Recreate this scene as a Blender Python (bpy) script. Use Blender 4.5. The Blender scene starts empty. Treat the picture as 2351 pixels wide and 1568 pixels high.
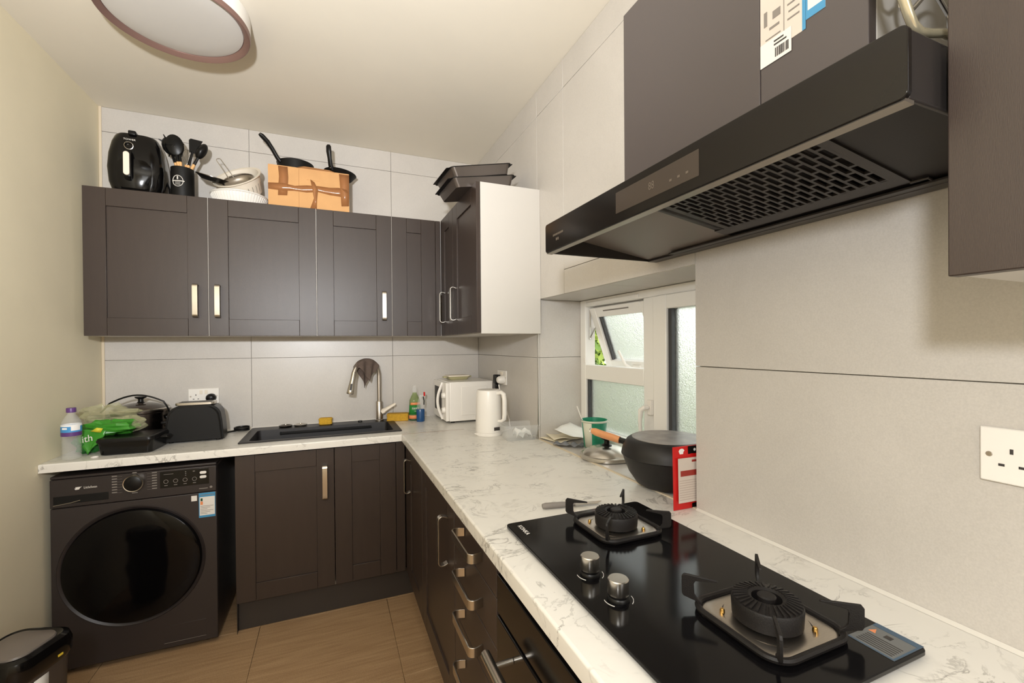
import bpy, bmesh, math, random
from mathutils import Matrix, Vector, Euler
R = math.radians
random.seed(7)
scene = bpy.context.scene
COL = scene.collection

# ------------------------------------------------------------------ camera
XL, XR, YB, WT, CZ, YF = -1.128, 0.974, 2.986, 0.913, 2.679, -1.75
def make_camera():
    yaw, pitch, roll = 0.3919, -0.0061, -0.0081
    f = Vector((math.sin(yaw), math.cos(yaw), 0)); r = Vector((math.cos(yaw), -math.sin(yaw), 0)); u = Vector((0, 0, 1))
    f2 = f * math.cos(pitch) + u * math.sin(pitch); u2 = u * math.cos(pitch) - f * math.sin(pitch)
    cx = r * math.cos(roll) + u2 * math.sin(roll); cy = -r * math.sin(roll) + u2 * math.cos(roll)
    cz = -f2
    m = Matrix(((cx.x, cy.x, cz.x, 0), (cx.y, cy.y, cz.y, 0), (cx.z, cy.z, cz.z, 1.395), (0, 0, 0, 1)))
    cd = bpy.data.cameras.new('camera'); co = bpy.data.objects.new('camera', cd); COL.objects.link(co)
    co.matrix_world = m
    cd.sensor_fit = 'HORIZONTAL'; cd.sensor_width = 36; cd.lens = 1004.843 / 2351 * 36
    cd.shift_y = 13.935 / 2351; cd.clip_start = 0.02
    scene.camera = co
make_camera()

# ------------------------------------------------------------------ world and lights
w = bpy.data.worlds.new('overcast_sky'); scene.world = w; w.use_nodes = True
bg = w.node_tree.nodes['Background']
bg.inputs[0].default_value = (0.98, 0.99, 1.0, 1); bg.inputs[1].default_value = 4.6

def area(name, loc, target, sx, sy, power, col):
    d = bpy.data.lights.new(name, 'AREA'); d.shape = 'RECTANGLE'; d.size = sx; d.size_y = sy
    d.energy = power; d.color = col
    o = bpy.data.objects.new(name, d); COL.objects.link(o); o.location = loc
    o.rotation_euler = (Vector(target) - Vector(loc)).to_track_quat('-Z', 'Y').to_euler()
    return o
# photographer's flash beside the camera: most of it thrown up at the ceiling, some spilling forward
FLASH = (-0.25, -0.2, 1.70)
fl = bpy.data.lights.new('flash_spill', 'POINT'); fl.energy = 42; fl.shadow_soft_size = 0.045; fl.color = (0.965, 0.98, 1.0)
fo = bpy.data.objects.new('flash_spill', fl); COL.objects.link(fo); fo.location = FLASH
sp = bpy.data.lights.new('flash_head', 'SPOT'); sp.energy = 265; sp.shadow_soft_size = 0.045; sp.color = (0.965, 0.98, 1.0)
sp.spot_size = R(116); sp.spot_blend = 1.0
so = bpy.data.objects.new('flash_head', sp); COL.objects.link(so); so.location = (-0.25, -0.2, 1.75)
so.rotation_euler = (Vector((-0.4, 1.65, 2.68)) - Vector(so.location)).to_track_quat('-Z', 'Y').to_euler()

# added fill light, unseen behind the camera, to brighten the left wall
area('fill_light', (0.55, -1.55, 1.9), (-1.1, 1.9, 0.7), 0.9, 1.4, 24, (0.965, 0.98, 1.0))

scene.view_settings.view_transform = 'Standard'; scene.view_settings.look = 'None'
scene.view_settings.gamma = 1.0; scene.view_settings.use_curve_mapping = False
scene.view_settings.exposure = -0.03
scene.cycles.max_bounces = 10; scene.cycles.diffuse_bounces = 5; scene.cycles.glossy_bounces = 4
scene.cycles.transmission_bounces = 8; scene.cycles.transparent_max_bounces = 8
scene.cycles.caustics_reflective = False; scene.cycles.caustics_refractive = True
scene.cycles.sample_clamp_indirect = 4.0

# ------------------------------------------------------------------ materials
def lin(c):
    return tuple(((x / 255) / 12.92 if x / 255 <= 0.04045 else ((x / 255 + 0.055) / 1.055) ** 2.4) for x in c)
MATS = {}
def mat(name, col, rough=0.5, metal=0.0, spec=0.5, coat=0.0, trans=0.0, ior=1.45, alpha=1.0, noise=0.0, nscale=30.0, bump=0.0, bscale=200.0, aniso=0.0, stretch=None, emit=None):
    m = bpy.data.materials.new(name); m.use_nodes = True; nt = m.node_tree; b = nt.nodes['Principled BSDF']
    c = lin(col)
    b.inputs['Base Color'].default_value = (*c, 1); b.inputs['Roughness'].default_value = rough
    b.inputs['Metallic'].default_value = metal; b.inputs['Specular IOR Level'].default_value = spec
    b.inputs['Coat Weight'].default_value = coat; b.inputs['Coat Roughness'].default_value = 0.05
    b.inputs['Transmission Weight'].default_value = trans; b.inputs['IOR'].default_value = ior
    b.inputs['Alpha'].default_value = alpha
    tc = None
    if noise or bump:
        tc = nt.nodes.new('ShaderNodeTexCoord'); mp = nt.nodes.new('ShaderNodeMapping')
        nt.links.new(tc.outputs['Object'], mp.inputs[0])
        if stretch: mp.inputs['Scale'].default_value = stretch
    if noise:
        n = nt.nodes.new('ShaderNodeTexNoise'); n.inputs['Scale'].default_value = nscale; n.inputs['Detail'].default_value = 5
        nt.links.new(mp.outputs[0], n.inputs['Vector'])
        r = nt.nodes.new('ShaderNodeMapRange'); r.inputs[1].default_value = 0.3; r.inputs[2].default_value = 0.7
        r.inputs[3].default_value = 1 - noise; r.inputs[4].default_value = 1 + noise
        nt.links.new(n.outputs[0], r.inputs[0])
        mx = nt.nodes.new('ShaderNodeVectorMath'); mx.operation = 'SCALE'; mx.inputs[0].default_value = c
        nt.links.new(r.outputs[0], mx.inputs['Scale']); nt.links.new(mx.outputs[0], b.inputs['Base Color'])
    if bump:
        n2 = nt.nodes.new('ShaderNodeTexNoise'); n2.inputs['Scale'].default_value = bscale; n2.inputs['Detail'].default_value = 3
        nt.links.new(mp.outputs[0], n2.inputs['Vector'])
        bp = nt.nodes.new('ShaderNodeBump'); bp.inputs['Strength'].default_value = bump; bp.inputs['Distance'].default_value = 0.002
        nt.links.new(n2.outputs[0], bp.inputs['Height']); nt.links.new(bp.outputs[0], b.inputs['Normal'])
    if emit: b.inputs['Emission Color'].default_value = (*c, 1); b.inputs['Emission Strength'].default_value = emit
    MATS[name] = m
    return m

def marble_mat():
    m = bpy.data.materials.new('marble_laminate'); m.use_nodes = True; nt = m.node_tree; b = nt.nodes['Principled BSDF']
    N = nt.nodes.new; L = nt.links.new
    geo = N('ShaderNodeNewGeometry'); mp = N('ShaderNodeMapping'); mp.inputs['Rotation'].default_value = (0.3, 0.2, 0.5)
    mp.inputs['Scale'].default_value = (1.0, 1.35, 1.0); L(geo.outputs['Position'], mp.inputs[0])
    def noise(scale, det, dist=0.0, rough=0.6):
        n = N('ShaderNodeTexNoise'); n.inputs['Scale'].default_value = scale; n.inputs['Detail'].default_value = det
        n.inputs['Distortion'].default_value = dist; n.inputs['Roughness'].default_value = rough; L(mp.outputs[0], n.inputs['Vector']); return n.outputs[0]
    def math_(op, a, c=None, d=None):
        k = N('ShaderNodeMath'); k.operation = op
        for i, v in enumerate((a, c)):
            if v is None: continue
            if isinstance(v, (int, float)): k.inputs[i].default_value = v
            else: L(v, k.inputs[i])
        return k.outputs[0]
    def rng(v, a, c, lo=0.0, hi=1.0):
        k = N('ShaderNodeMapRange'); k.inputs[1].default_value = a; k.inputs[2].default_value = c; k.inputs[3].default_value = lo; k.inputs[4].default_value = hi
        k.interpolation_type = 'SMOOTHSTEP'; L(v, k.inputs[0]); return k.outputs[0]
    v1 = rng(math_('ABSOLUTE', math_('SUBTRACT', noise(5.2, 7, 1.3), 0.5)), 0.0, 0.022, 1, 0)
    v2 = rng(math_('ABSOLUTE', math_('SUBTRACT', noise(11.0, 6, 0.9), 0.5)), 0.0, 0.03, 1, 0)
    k1 = rng(noise(4.0, 3, 0.4), 0.42, 0.66); k2 = rng(noise(6.5, 3, 0.8), 0.5, 0.68)
    cl = rng(noise(7.0, 5, 1.0), 0.54, 0.76)
    v = math_('ADD', math_('MULTIPLY', v1, k1), math_('MULTIPLY', math_('MULTIPLY', v2, k2), 0.6))
    v = math_('ADD', v, math_('MULTIPLY', cl, 0.22)); v = math_('MINIMUM', v, 1.0)
    mix = N('ShaderNodeMix'); mix.data_type = 'RGBA'; L(math_('MULTIPLY', v, 0.75), mix.inputs[0])
    mix.inputs[6].default_value = (*lin((224, 221, 214)), 1); mix.inputs[7].default_value = (*lin((138, 134, 128)), 1)
    L(mix.outputs[2], b.inputs['Base Color']); b.inputs['Roughness'].default_value = 0.28
    MATS['marble'] = m
marble_mat()

def tile_mat(name, c1, c2, rough):
    m = bpy.data.materials.new(name); m.use_nodes = True; nt = m.node_tree; b = nt.nodes['Principled BSDF']
    N = nt.nodes.new; L = nt.links.new
    geo = N('ShaderNodeNewGeometry')
    n = N('ShaderNodeTexNoise'); n.inputs['Scale'].default_value = 2.2; n.inputs['Detail'].default_value = 8; n.inputs['Roughness'].default_value = 0.7; n.inputs['Distortion'].default_value = 0.6
    L(geo.outputs['Position'], n.inputs['Vector'])
    g = N('ShaderNodeTexNoise'); g.inputs['Scale'].default_value = 330; g.inputs['Detail'].default_value = 2; L(geo.outputs['Position'], g.inputs['Vector'])
    r = N('ShaderNodeMapRange'); r.inputs[1].default_value = 0.34; r.inputs[2].default_value = 0.68; L(n.outputs[0], r.inputs[0])
    mix = N('ShaderNodeMix'); mix.data_type = 'RGBA'; L(r.outputs[0], mix.inputs[0])
    mix.inputs[6].default_value = (*lin(c1), 1); mix.inputs[7].default_value = (*lin(c2), 1)
    r2 = N('ShaderNodeMapRange'); r2.inputs[1].default_value = 0.3; r2.inputs[2].default_value = 0.7; r2.inputs[3].default_value = 0.95; r2.inputs[4].default_value = 1.05; L(g.outputs[0], r2.inputs[0])
    s = N('ShaderNodeVectorMath'); s.operation = 'SCALE'; L(mix.outputs[2], s.inputs[0]); L(r2.outputs[0], s.inputs['Scale'])
    L(s.outputs[0], b.inputs['Base Color']); b.inputs['Roughness'].default_value = rough
    MATS[name] = m
tile_mat('wall_tile', (191, 186, 180), (199, 194, 188), 0.33)

def floor_mat():
    m = bpy.data.materials.new('floor_tile'); m.use_nodes = True; nt = m.node_tree; b = nt.nodes['Principled BSDF']
    N = nt.nodes.new; L = nt.links.new
    geo = N('ShaderNodeNewGeometry'); mp = N('ShaderNodeMapping'); mp.inputs['Rotation'].default_value = (0, 0, R(58)); mp.inputs['Scale'].default_value = (2.0, 34.0, 1)
    L(geo.outputs['Position'], mp.inputs[0])
    n = N('ShaderNodeTexNoise'); n.inputs['Scale'].default_value = 2.0; n.inputs['Detail'].default_value = 6; n.inputs['Distortion'].default_value = 0.5; L(mp.outputs[0], n.inputs['Vector'])
    n2 = N('ShaderNodeTexNoise'); n2.inputs['Scale'].default_value = 240; n2.inputs['Detail'].default_value = 2; L(geo.outputs['Position'], n2.inputs['Vector'])
    a = N('ShaderNodeMath'); a.operation = 'ADD'; L(n.outputs[0], a.inputs[0]); L(n2.outputs[0], a.inputs[1])
    r = N('ShaderNodeMapRange'); r.inputs[1].default_value = 0.7; r.inputs[2].default_value = 1.35; L(a.outputs[0], r.inputs[0])
    mix = N('ShaderNodeMix'); mix.data_type = 'RGBA'; L(r.outputs[0], mix.inputs[0])
    mix.inputs[6].default_value = (*lin((150, 118, 86)), 1); mix.inputs[7].default_value = (*lin((186, 156, 120)), 1)
    L(mix.outputs[2], b.inputs['Base Color']); b.inputs['Roughness'].default_value = 0.45
    MATS['floor_tile'] = m
floor_mat()

def frosted_mat():
    m = bpy.data.materials.new('frosted_glass'); m.use_nodes = True; nt = m.node_tree; b = nt.nodes['Principled BSDF']
    N = nt.nodes.new; L = nt.links.new
    b.inputs['Base Color'].default_value = (*lin((240, 243, 238)), 1); b.inputs['Transmission Weight'].default_value = 0.9
    b.inputs['Roughness'].default_value = 0.6; b.inputs['IOR'].default_value = 1.35
    geo = N('ShaderNodeNewGeometry'); v = N('ShaderNodeTexVoronoi'); v.inputs['Scale'].default_value = 160; L(geo.outputs['Position'], v.inputs['Vector'])
    bp = N('ShaderNodeBump'); bp.inputs['Strength'].default_value = 0.55; bp.inputs['Distance'].default_value = 0.003
    L(v.outputs['Distance'], bp.inputs['Height']); L(bp.outputs[0], b.inputs['Normal'])
    MATS['frosted_glass'] = m
frosted_mat()

mat('plaster_cream', (231, 221, 194), 0.85, noise=0.025, nscale=4, bump=0.15, bscale=60)
mat('ceiling_cream', (228, 221, 207), 0.85, noise=0.015, nscale=3)
mat('grout', (172, 167, 160), 0.9)
mat('grout_floor', (206, 182, 148), 0.9)
mat('cabinet', (57, 47, 42), 0.38, noise=0.05, nscale=16, stretch=(3, 3, 0.35), bump=0.12, bscale=420)
mat('cabinet_gloss', (76, 69, 68), 0.34)
mat('carcass_white', (198, 194, 188), 0.4)
mat('plinth_dark', (58, 53, 50), 0.4)
mat('steel', (205, 200, 192), 0.26, metal=1.0, noise=0.03, nscale=200)
mat('nickel', (200, 194, 184), 0.24, metal=1.0)
mat('chrome', (225, 225, 225), 0.1, metal=1.0)
mat('brushed', (190, 182, 172), 0.33, metal=1.0, noise=0.06, nscale=90, stretch=(1, 8, 1))
mat('gold', (206, 165, 95), 0.3, metal=1.0)
mat('black_gloss', (10, 9, 9), 0.14, spec=0.45)
mat('black_plastic', (13, 12, 12), 0.36, spec=0.35)
mat('black_matte', (16, 15, 14), 0.55, spec=0.3)
mat('black_iron', (24, 21, 20), 0.5, spec=0.35, bump=0.3, bscale=500)
mat('hob_glass', (13, 12, 13), 0.12, spec=0.22, noise=0.2, nscale=60)
mat('washer_body', (50, 44, 43), 0.42)
mat('washer_panel', (46, 40, 39), 0.38)
mat('washer_door', (8, 7, 8), 0.08, spec=0.28)
mat('hood_glass', (24, 21, 19), 0.14, spec=0.3)
mat('hood_metal', (62, 58, 57), 0.36, metal=0.5)
mat('hood_trim', (150, 142, 132), 0.3, metal=0.8)
mat('hood_plate', (116, 107, 103), 0.4, metal=0.1)
mat('dim_print', (92, 82, 72), 0.5)
mat('hood_screen', (62, 54, 48), 0.18)
mat('hood_dark', (34, 30, 30), 0.5)
mat('white_plastic', (236, 232, 226), 0.3)
mat('white_warm', (230, 220, 204), 0.4)
mat('white_print', (222, 218, 212), 0.6)
mat('grey_print', (128, 122, 116), 0.6)
mat('dark_print', (58, 54, 52), 0.6)
mat('upvc', (238, 236, 232), 0.28)
mat('gasket', (64, 64, 66), 0.6)
mat('clear_plastic', (238, 240, 240), 0.15, alpha=0.16)
mat('clear_glass', (240, 245, 245), 0.03, trans=1.0, ior=1.25)
mat('lamp_diffuser', (206, 203, 199), 0.4, spec=0.4)
mat('lamp_ring', (132, 104, 96), 0.35, metal=0.3)
mat('cardboard', (206, 158, 106), 0.8, noise=0.05, nscale=12)
mat('cardboard_edge', (170, 122, 78), 0.85)
mat('tape_brown', (166, 112, 70), 0.18, alpha=0.85)
mat('wood', (226, 176, 118), 0.5, noise=0.08, nscale=30, stretch=(6, 6, 0.6))
mat('wood_handle', (214, 148, 98), 0.4, noise=0.08, nscale=20)
mat('silicone', (214, 210, 202), 0.5)
mat('trim_cream', (212, 198, 174), 0.6)
mat('sponge', (214, 168, 52), 0.9, noise=0.12, nscale=120, bump=0.6, bscale=260)
mat('cloth_yellow', (196, 152, 48), 0.9, noise=0.12, nscale=90, bump=0.4, bscale=260)
mat('rag_brown', (96, 82, 74), 0.95, noise=0.12, nscale=60, bump=0.4, bscale=400)
mat('sink_black', (34, 31, 31), 0.45, noise=0.15, nscale=300)
mat('liquid_green', (186, 204, 150), 0.1, trans=0.75, ior=1.2)
mat('label_green', (34, 124, 52), 0.4)
mat('label_orange', (226, 140, 90), 0.4)
mat('dark_green', (30, 74, 46), 0.4)
mat('blue_liquid', (30, 74, 122), 0.2)
mat('red', (196, 26, 24), 0.35)
mat('red_dark', (150, 50, 40), 0.5)
mat('bag_green', (62, 138, 44), 0.3, noise=0.12, nscale=14)
mat('bag_clear', (190, 188, 150), 0.22, alpha=0.38)
mat('bag_dark', (40, 110, 44), 0.35)
mat('bag_yellow', (214, 204, 60), 0.4)
mat('purple', (92, 58, 120), 0.35)
mat('label_blue', (70, 146, 204), 0.4)
mat('cup_green', (40, 140, 108), 0.3)
mat('cup_cream', (214, 214, 196), 0.35)
mat('sticker_blue', (66, 140, 184), 0.45)
mat('sticker_pink', (206, 194, 184), 0.5)
mat('label_yellow', (226, 196, 60), 0.5)
mat('tray_grey', (94, 86, 80), 0.32, metal=0.6)
mat('pan_coating', (26, 24, 23), 0.5, noise=0.1, nscale=300)
mat('pan_base', (140, 134, 130), 0.42, metal=0.35, noise=0.22, nscale=22)
mat('bin_lid', (112, 104, 98), 0.4)
mat('bin_body', (70, 62, 56), 0.45)
mat('paper_white', (240, 240, 238), 0.8)
mat('paper_cream', (226, 218, 196), 0.8)
mat('paper_grey', (126, 128, 134), 0.7)
mat('dish_green', (176, 170, 132), 0.3)
mat('steel_dark', (96, 88, 82), 0.25, metal=1.0)
mat('leaf', (92, 118, 44), 0.6, noise=0.35, nscale=3)
mat('leaf_light', (150, 168, 70), 0.6)
mat('soil', (110, 104, 92), 0.9)
mat('bark', (90, 74, 58), 0.9)
mat('render_wall', (200, 196, 188), 0.9)
mat('rack_chrome', (226, 218, 190), 0.22, metal=0.7)
mat('film_grey', (104, 106, 106), 0.4)
mat('film_blue', (62, 86, 108), 0.4)
mat('print_soft', (186, 170, 160), 0.6)
mat('cream_cable', (226, 214, 180), 0.4)

# ------------------------------------------------------------------ mesh helpers
class MB:
    def __init__(s, root=None):
        s.v = []; s.f = []; s.mi = []; s.xf = None
        s.off = Vector(root.location) if root is not None else Vector((0, 0, 0))
    def add(s, vs, fs, mi=0):
        b = len(s.v)
        for p in vs:
            p = Vector(p)
            if s.xf is not None: p = s.xf @ p
            s.v.append(tuple(p - s.off))
        for f in fs: s.f.append(tuple(b + i for i in f)); s.mi.append(mi)
        return s
    def box(s, x0, x1, y0, y1, z0, z1, mi=0):
        vs = [(x0, y0, z0), (x1, y0, z0), (x1, y1, z0), (x0, y1, z0), (x0, y0, z1), (x1, y0, z1), (x1, y1, z1), (x0, y1, z1)]
        return s.add(vs, [(0, 3, 2, 1), (4, 5, 6, 7), (0, 1, 5, 4), (1, 2, 6, 5), (2, 3, 7, 6), (3, 0, 4, 7)], mi)
    def lathe(s, prof, c=(0, 0, 0), n=32, mi=0, mats=None, a0=0.0, a1=2 * math.pi, sx=1.0, sy=1.0):
        full = abs(a1 - a0 - 2 * math.pi) < 1e-6
        cols = n if full else n + 1
        vs = []
        for (r, z) in prof:
            for k in range(cols):
                a = a0 + (a1 - a0) * k / n
                vs.append((c[0] + r * math.cos(a) * sx, c[1] + r * math.sin(a) * sy, c[2] + z))
        b = 0
        for i in range(len(prof) - 1):
            fs = []
            for k in range(n):
                k2 = (k + 1) % cols
                fs.append((i * cols + k, i * cols + k2, (i + 1) * cols + k2, (i + 1) * cols + k))
            if i == 0: base = len(s.v); s.add(vs, [], 0)
            for f in fs: s.f.append(tuple(base + q for q in f)); s.mi.append(mats[i] if mats else mi)
        return s
    def tube(s, pts, r, n=10, mi=0, closed=False, flat=1.0):
        pts = [Vector(p) for p in pts]; m = len(pts); vs = []; up = None
        for i, p in enumerate(pts):
            if closed: t = (pts[(i + 1) % m] - pts[i - 1]).normalized()
            else: t = (pts[min(i + 1, m - 1)] - pts[max(i - 1, 0)]).normalized()
            if up is None: up = t.orthogonal().normalized()
            else:
                up = (up - t * up.dot(t))
                up = up.normalized() if up.length > 1e-6 else t.orthogonal().normalized()
            sd = t.cross(up).normalized(); rr = r[i] if isinstance(r, (list, tuple)) else r
            for k in range(n):
                a = 2 * math.pi * k / n
                vs.append(p + up * (rr * math.cos(a)) + sd * (rr * math.sin(a) * flat))
        fs = []
        for i in range(m if closed else m - 1):
            j = (i + 1) % m
            for k in range(n): fs.append((i * n + k, i * n + (k + 1) % n, j * n + (k + 1) % n, j * n + k))
        if not closed: fs.append(tuple(range(n - 1, -1, -1))); fs.append(tuple((m - 1) * n + k for k in range(n)))
        return s.add(vs, fs, mi)
    def prism(s, poly, fn0, fn1, mi=0):
        n = len(poly); vs = [fn0(p) for p in poly] + [fn1(p) for p in poly]
        fs = [tuple(range(n - 1, -1, -1)), tuple(range(n, 2 * n))] + [(i, (i + 1) % n, n + (i + 1) % n, n + i) for i in range(n)]
        return s.add(vs, fs, mi)
    def rprism(s, x0, x1, y0, y1, z0, z1, r, n=6, mi=0, taper=0.0):
        a = rrect(x0, x1, y0, y1, r, n); b = rrect(x0 - taper, x1 + taper, y0 - taper, y1 + taper, r + max(taper, 0), n)
        k = len(a); vs = [(p[0], p[1], z0) for p in a] + [(p[0], p[1], z1) for p in b]
        return s.add(vs, [tuple(range(k - 1, -1, -1)), tuple(range(k, 2 * k))] + [(i, (i + 1) % k, k + (i + 1) % k, k + i) for i in range(k)], mi)
    def loft(s, rings, mi=0, cap0=True, cap1=True, mats=None):
        k = len(rings[0]); vs = [p for r_ in rings for p in r_]; base = len(s.v); s.add(vs, [])
        for i in range(len(rings) - 1):
            for j in range(k):
                s.f.append((base + i * k + j, base + i * k + (j + 1) % k, base + (i + 1) * k + (j + 1) % k, base + (i + 1) * k + j)); s.mi.append(mats[i] if mats else mi)
        if cap0: s.f.append(tuple(base + j for j in range(k - 1, -1, -1))); s.mi.append(mats[0] if mats else mi)
        if cap1: s.f.append(tuple(base + (len(rings) - 1) * k + j for j in range(k))); s.mi.append(mats[-1] if mats else mi)
        return s
    def grid(s, fn, nu, nv, mi=0, thick=None):
        vs = [fn(i / nu, j / nv) for j in range(nv + 1) for i in range(nu + 1)]
        fs = [(j * (nu + 1) + i, j * (nu + 1) + i + 1, (j + 1) * (nu + 1) + i + 1, (j + 1) * (nu + 1) + i) for j in range(nv) for i in range(nu)]
        return s.add(vs, fs, mi)
def rrect(x0, x1, y0, y1, r, n=6):
    out = []
    for (cx, cy, a) in ((x1 - r, y1 - r, 0), (x0 + r, y1 - r, 90), (x0 + r, y0 + r, 180), (x1 - r, y0 + r, 270)):
        for k in range(n + 1):
            t = R(a + 90 * k / n); out.append((cx + r * math.cos(t), cy + r * math.sin(t)))
    return out
def mesh_of(mb, mats):
    me = bpy.data.meshes.new('mesh'); me.from_pydata(mb.v, [], mb.f)
    for m in mats: me.materials.append(MATS[m])
    for i, p in enumerate(me.polygons): p.material_index = mb.mi[i]; p.use_smooth = True
    bm = bmesh.new(); bm.from_mesh(me); bmesh.ops.recalc_face_normals(bm, faces=bm.faces); bm.to_mesh(me); bm.free()
    me.set_sharp_from_angle(angle=R(38))
    return me
def obj(name, mb, mats, parent=None, bevel=0.0, seg=2, solid=0.0, sub=0):
    if isinstance(mats, str): mats = [mats]
    o = bpy.data.objects.new(name, mesh_of(mb, mats)); COL.objects.link(o)
    if parent is not None: o.parent = parent
    if solid:
        md = o.modifiers.new('solid', 'SOLIDIFY'); md.thickness = solid; md.offset = 0
    if bevel:
        md = o.modifiers.new('bevel', 'BEVEL'); md.width = bevel; md.segments = seg; md.limit_method = 'ANGLE'; md.angle_limit = R(40)
        md.harden_normals = False
    if sub:
        md = o.modifiers.new('sub', 'SUBSURF'); md.levels = sub; md.render_levels = sub
    return o
def tag(o, label, cat, group=None):
    o['label'] = label; o['category'] = cat
    if group: o['group'] = group
    return o
def thing(name, label, cat, loc=(0, 0, 0), rotz=0.0, group=None, rot=None):
    o = bpy.data.objects.new(name, None); COL.objects.link(o); o.location = loc
    o.rotation_euler = rot if rot else (0, 0, rotz); o.empty_display_size = 0.05
    return tag(o, label, cat, group)
def struct(name, mb, mats, bevel=0.0, label=None):
    o = obj(name, mb, mats, None, bevel); o['kind'] = 'structure'
    if label: o['label'] = label
    return o
def text(name, body, size, m, material, parent, align='CENTER', ext=0.0002, sx=1.0):
    c = bpy.data.curves.new('text', 'FONT'); c.body = body; c.size = size; c.align_x = align; c.align_y = 'CENTER'; c.extrude = ext
    c.materials.append(MATS[material]); c.resolution_u = 3
    tmp = bpy.data.objects.new('tmp_text', c); me = bpy.data.meshes.new_from_object(tmp); bpy.data.objects.remove(tmp)
    o = bpy.data.objects.new(name, me); COL.objects.link(o); o.parent = parent
    o.matrix_local = m @ Matrix.Diagonal((sx, 1, 1, 1))
    return o
def frame_m(origin, right, up):
    r = Vector(right).normalized(); u = Vector(up).normalized(); n = r.cross(u)
    return Matrix(((r.x, u.x, n.x, origin[0]), (r.y, u.y, n.y, origin[1]), (r.z, u.z, n.z, origin[2]), (0, 0, 0, 1)))
def arc(c, r, a0, a1, n, plane='xz', k=0.0):
    out = []
    for i in range(n + 1):
        a = R(a0 + (a1 - a0) * i / n); p, q = r * math.cos(a), r * math.sin(a)
        out.append({'xz': (c[0] + p, c[1], c[2] + q), 'yz': (c[0], c[1] + p, c[2] + q), 'xy': (c[0] + p, c[1] + q, c[2])}[plane])
    return out
# matrices: local (x right, y into the unit, z up) for units facing the camera and for units on the window wall
def M_back(x, y, z): return Matrix.Translation((x, y, z))
def M_right(x, y, z): return Matrix(((0, 1, 0, x), (-1, 0, 0, y), (0, 0, 1, z), (0, 0, 0, 1)))

def strap_handle(name, root, parent, M, x, z, length, horiz=False, out=0.036, width=0.024, t=0.0045, material='nickel'):
    """bow handle of flat metal strap, curled ends; x, z = centre on the door front (y = 0)"""
    r = 0.016; h = length / 2; path = []
    path += [(-0.002, h - 2.0 * r), (-out * 0.35, h - 1.75 * r)] if False else []
    path += [(0.0, h - 0.006), (-(out - r) * 0.6, h - 0.001)]
    for k in range(7): a = R(90 * k / 6); path.append((-(out - r) - r * math.sin(a), h - r + r * math.cos(a)))
    for k in range(7): a = R(90 * k / 6); path.append((-(out - r) - r * math.cos(a), -h + r - r * math.sin(a)))
    path += [(-(out - r) * 0.6, -h + 0.001), (0.0, -h + 0.006)]
    n = len(path); ins = []
    for i in range(n):
        a = Vector(path[max(i - 1, 0)]); b = Vector(path[min(i + 1, n - 1)]); d = (b - a).normalized(); nr = Vector((-d.y, d.x))
        if nr.dot(Vector((0.0, 0)) - Vector(path[i])) < 0 and False: nr = -nr
        ins.append((path[i][0] + nr.x * t, path[i][1] + nr.y * t))
    mb = MB(root); mb.xf = M
    def P(p, s):
        return (x + s, p[0], z + p[1]) if not horiz else (x + p[1], p[0], z + s)
    rings = []
    for i in range(n): rings.append([P(path[i], -width / 2), P(path[i], width / 2), P(ins[i], width / 2), P(ins[i], -width / 2)])
    mb.loft(rings)
    return obj(name, mb, material, parent, bevel=0.0008)

def shaker_door(root, M, w, h, fr=0.083, t=0.02, material='cabinet', name='door'):
    """framed door, front at local y=0; returns the door object (stiles and rails), its panel is a child"""
    g = 0.0006
    mb = MB(root); mb.xf = M
    mb.box(0, fr, 0, t, 0, h); mb.box(w - fr, w, 0, t, 0, h)
    mb.box(fr + g, w - fr - g, 0.0, t, 0, fr); mb.box(fr + g, w - fr - g, 0.0, t, h - fr, h)
    d = obj(name, mb, material, root, bevel=0.0012)
    pb = MB(root); pb.xf = M; pb.box(fr + g, w - fr - g, 0.007, t - 0.003, fr + g, h - fr - g)
    obj('panel', pb, material, d)
    return d
def flat_front(root, M, w, h, t=0.02, material='cabinet', name='drawer'):
    mb = MB(root); mb.xf = M; mb.box(0, w, 0, t, 0, h)
    return obj(name, mb, material, root, bevel=0.0015)
def carcass(root, x0, x1, y0, y1, z0, z1, material='carcass_white', open_top=False, open_axis='y', t=0.018, name='carcass'):
    """open-fronted box of panels; front is at y0 ('y') or x0 ('x')"""
    mb = MB(root)
    if open_axis == 'y':
        mb.box(x0, x0 + t, y0, y1, z0, z1); mb.box(x1 - t, x1, y0, y1, z0, z1); mb.box(x0 + t, x1 - t, y1 - 0.008, y1, z0, z1)
        mb.box(x0 + t, x1 - t, y0, y1 - 0.008, z0, z0 + t)
        if not open_top: mb.box(x0 + t, x1 - t, y0, y1 - 0.008, z1 - t, z1)
    else:
        mb.box(x0, x1, y0, y0 + t, z0, z1); mb.box(x0, x1, y1 - t, y1, z0, z1); mb.box(x1 - 0.008, x1, y0 + t, y1 - t, z0, z1)
        mb.box(x0, x1 - 0.008, y0 + t, y1 - t, z0, z0 + t)
        if not open_top: mb.box(x0, x1 - 0.008, y0 + t, y1 - t, z1 - t, z1)
    return obj(name, mb, material, root)

# ------------------------------------------------------------------ the room
WY0, WY1, WZ1, WX = 0.968, 2.008, 1.624, 1.222     # window opening: y range, lintel height, frame plane
TT = 0.009                                          # wall tile thickness
def tiles_from(rects, place, parent, material, name='tile', gap=0.0018):
    for (a0, a1, b0, b1) in rects:
        mb = MB(); place(mb, a0 + gap / 2, a1 - gap / 2, b0 + gap / 2, b1 - gap / 2)
        obj(name, mb, material, parent, bevel=0.0008, seg=1)
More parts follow.
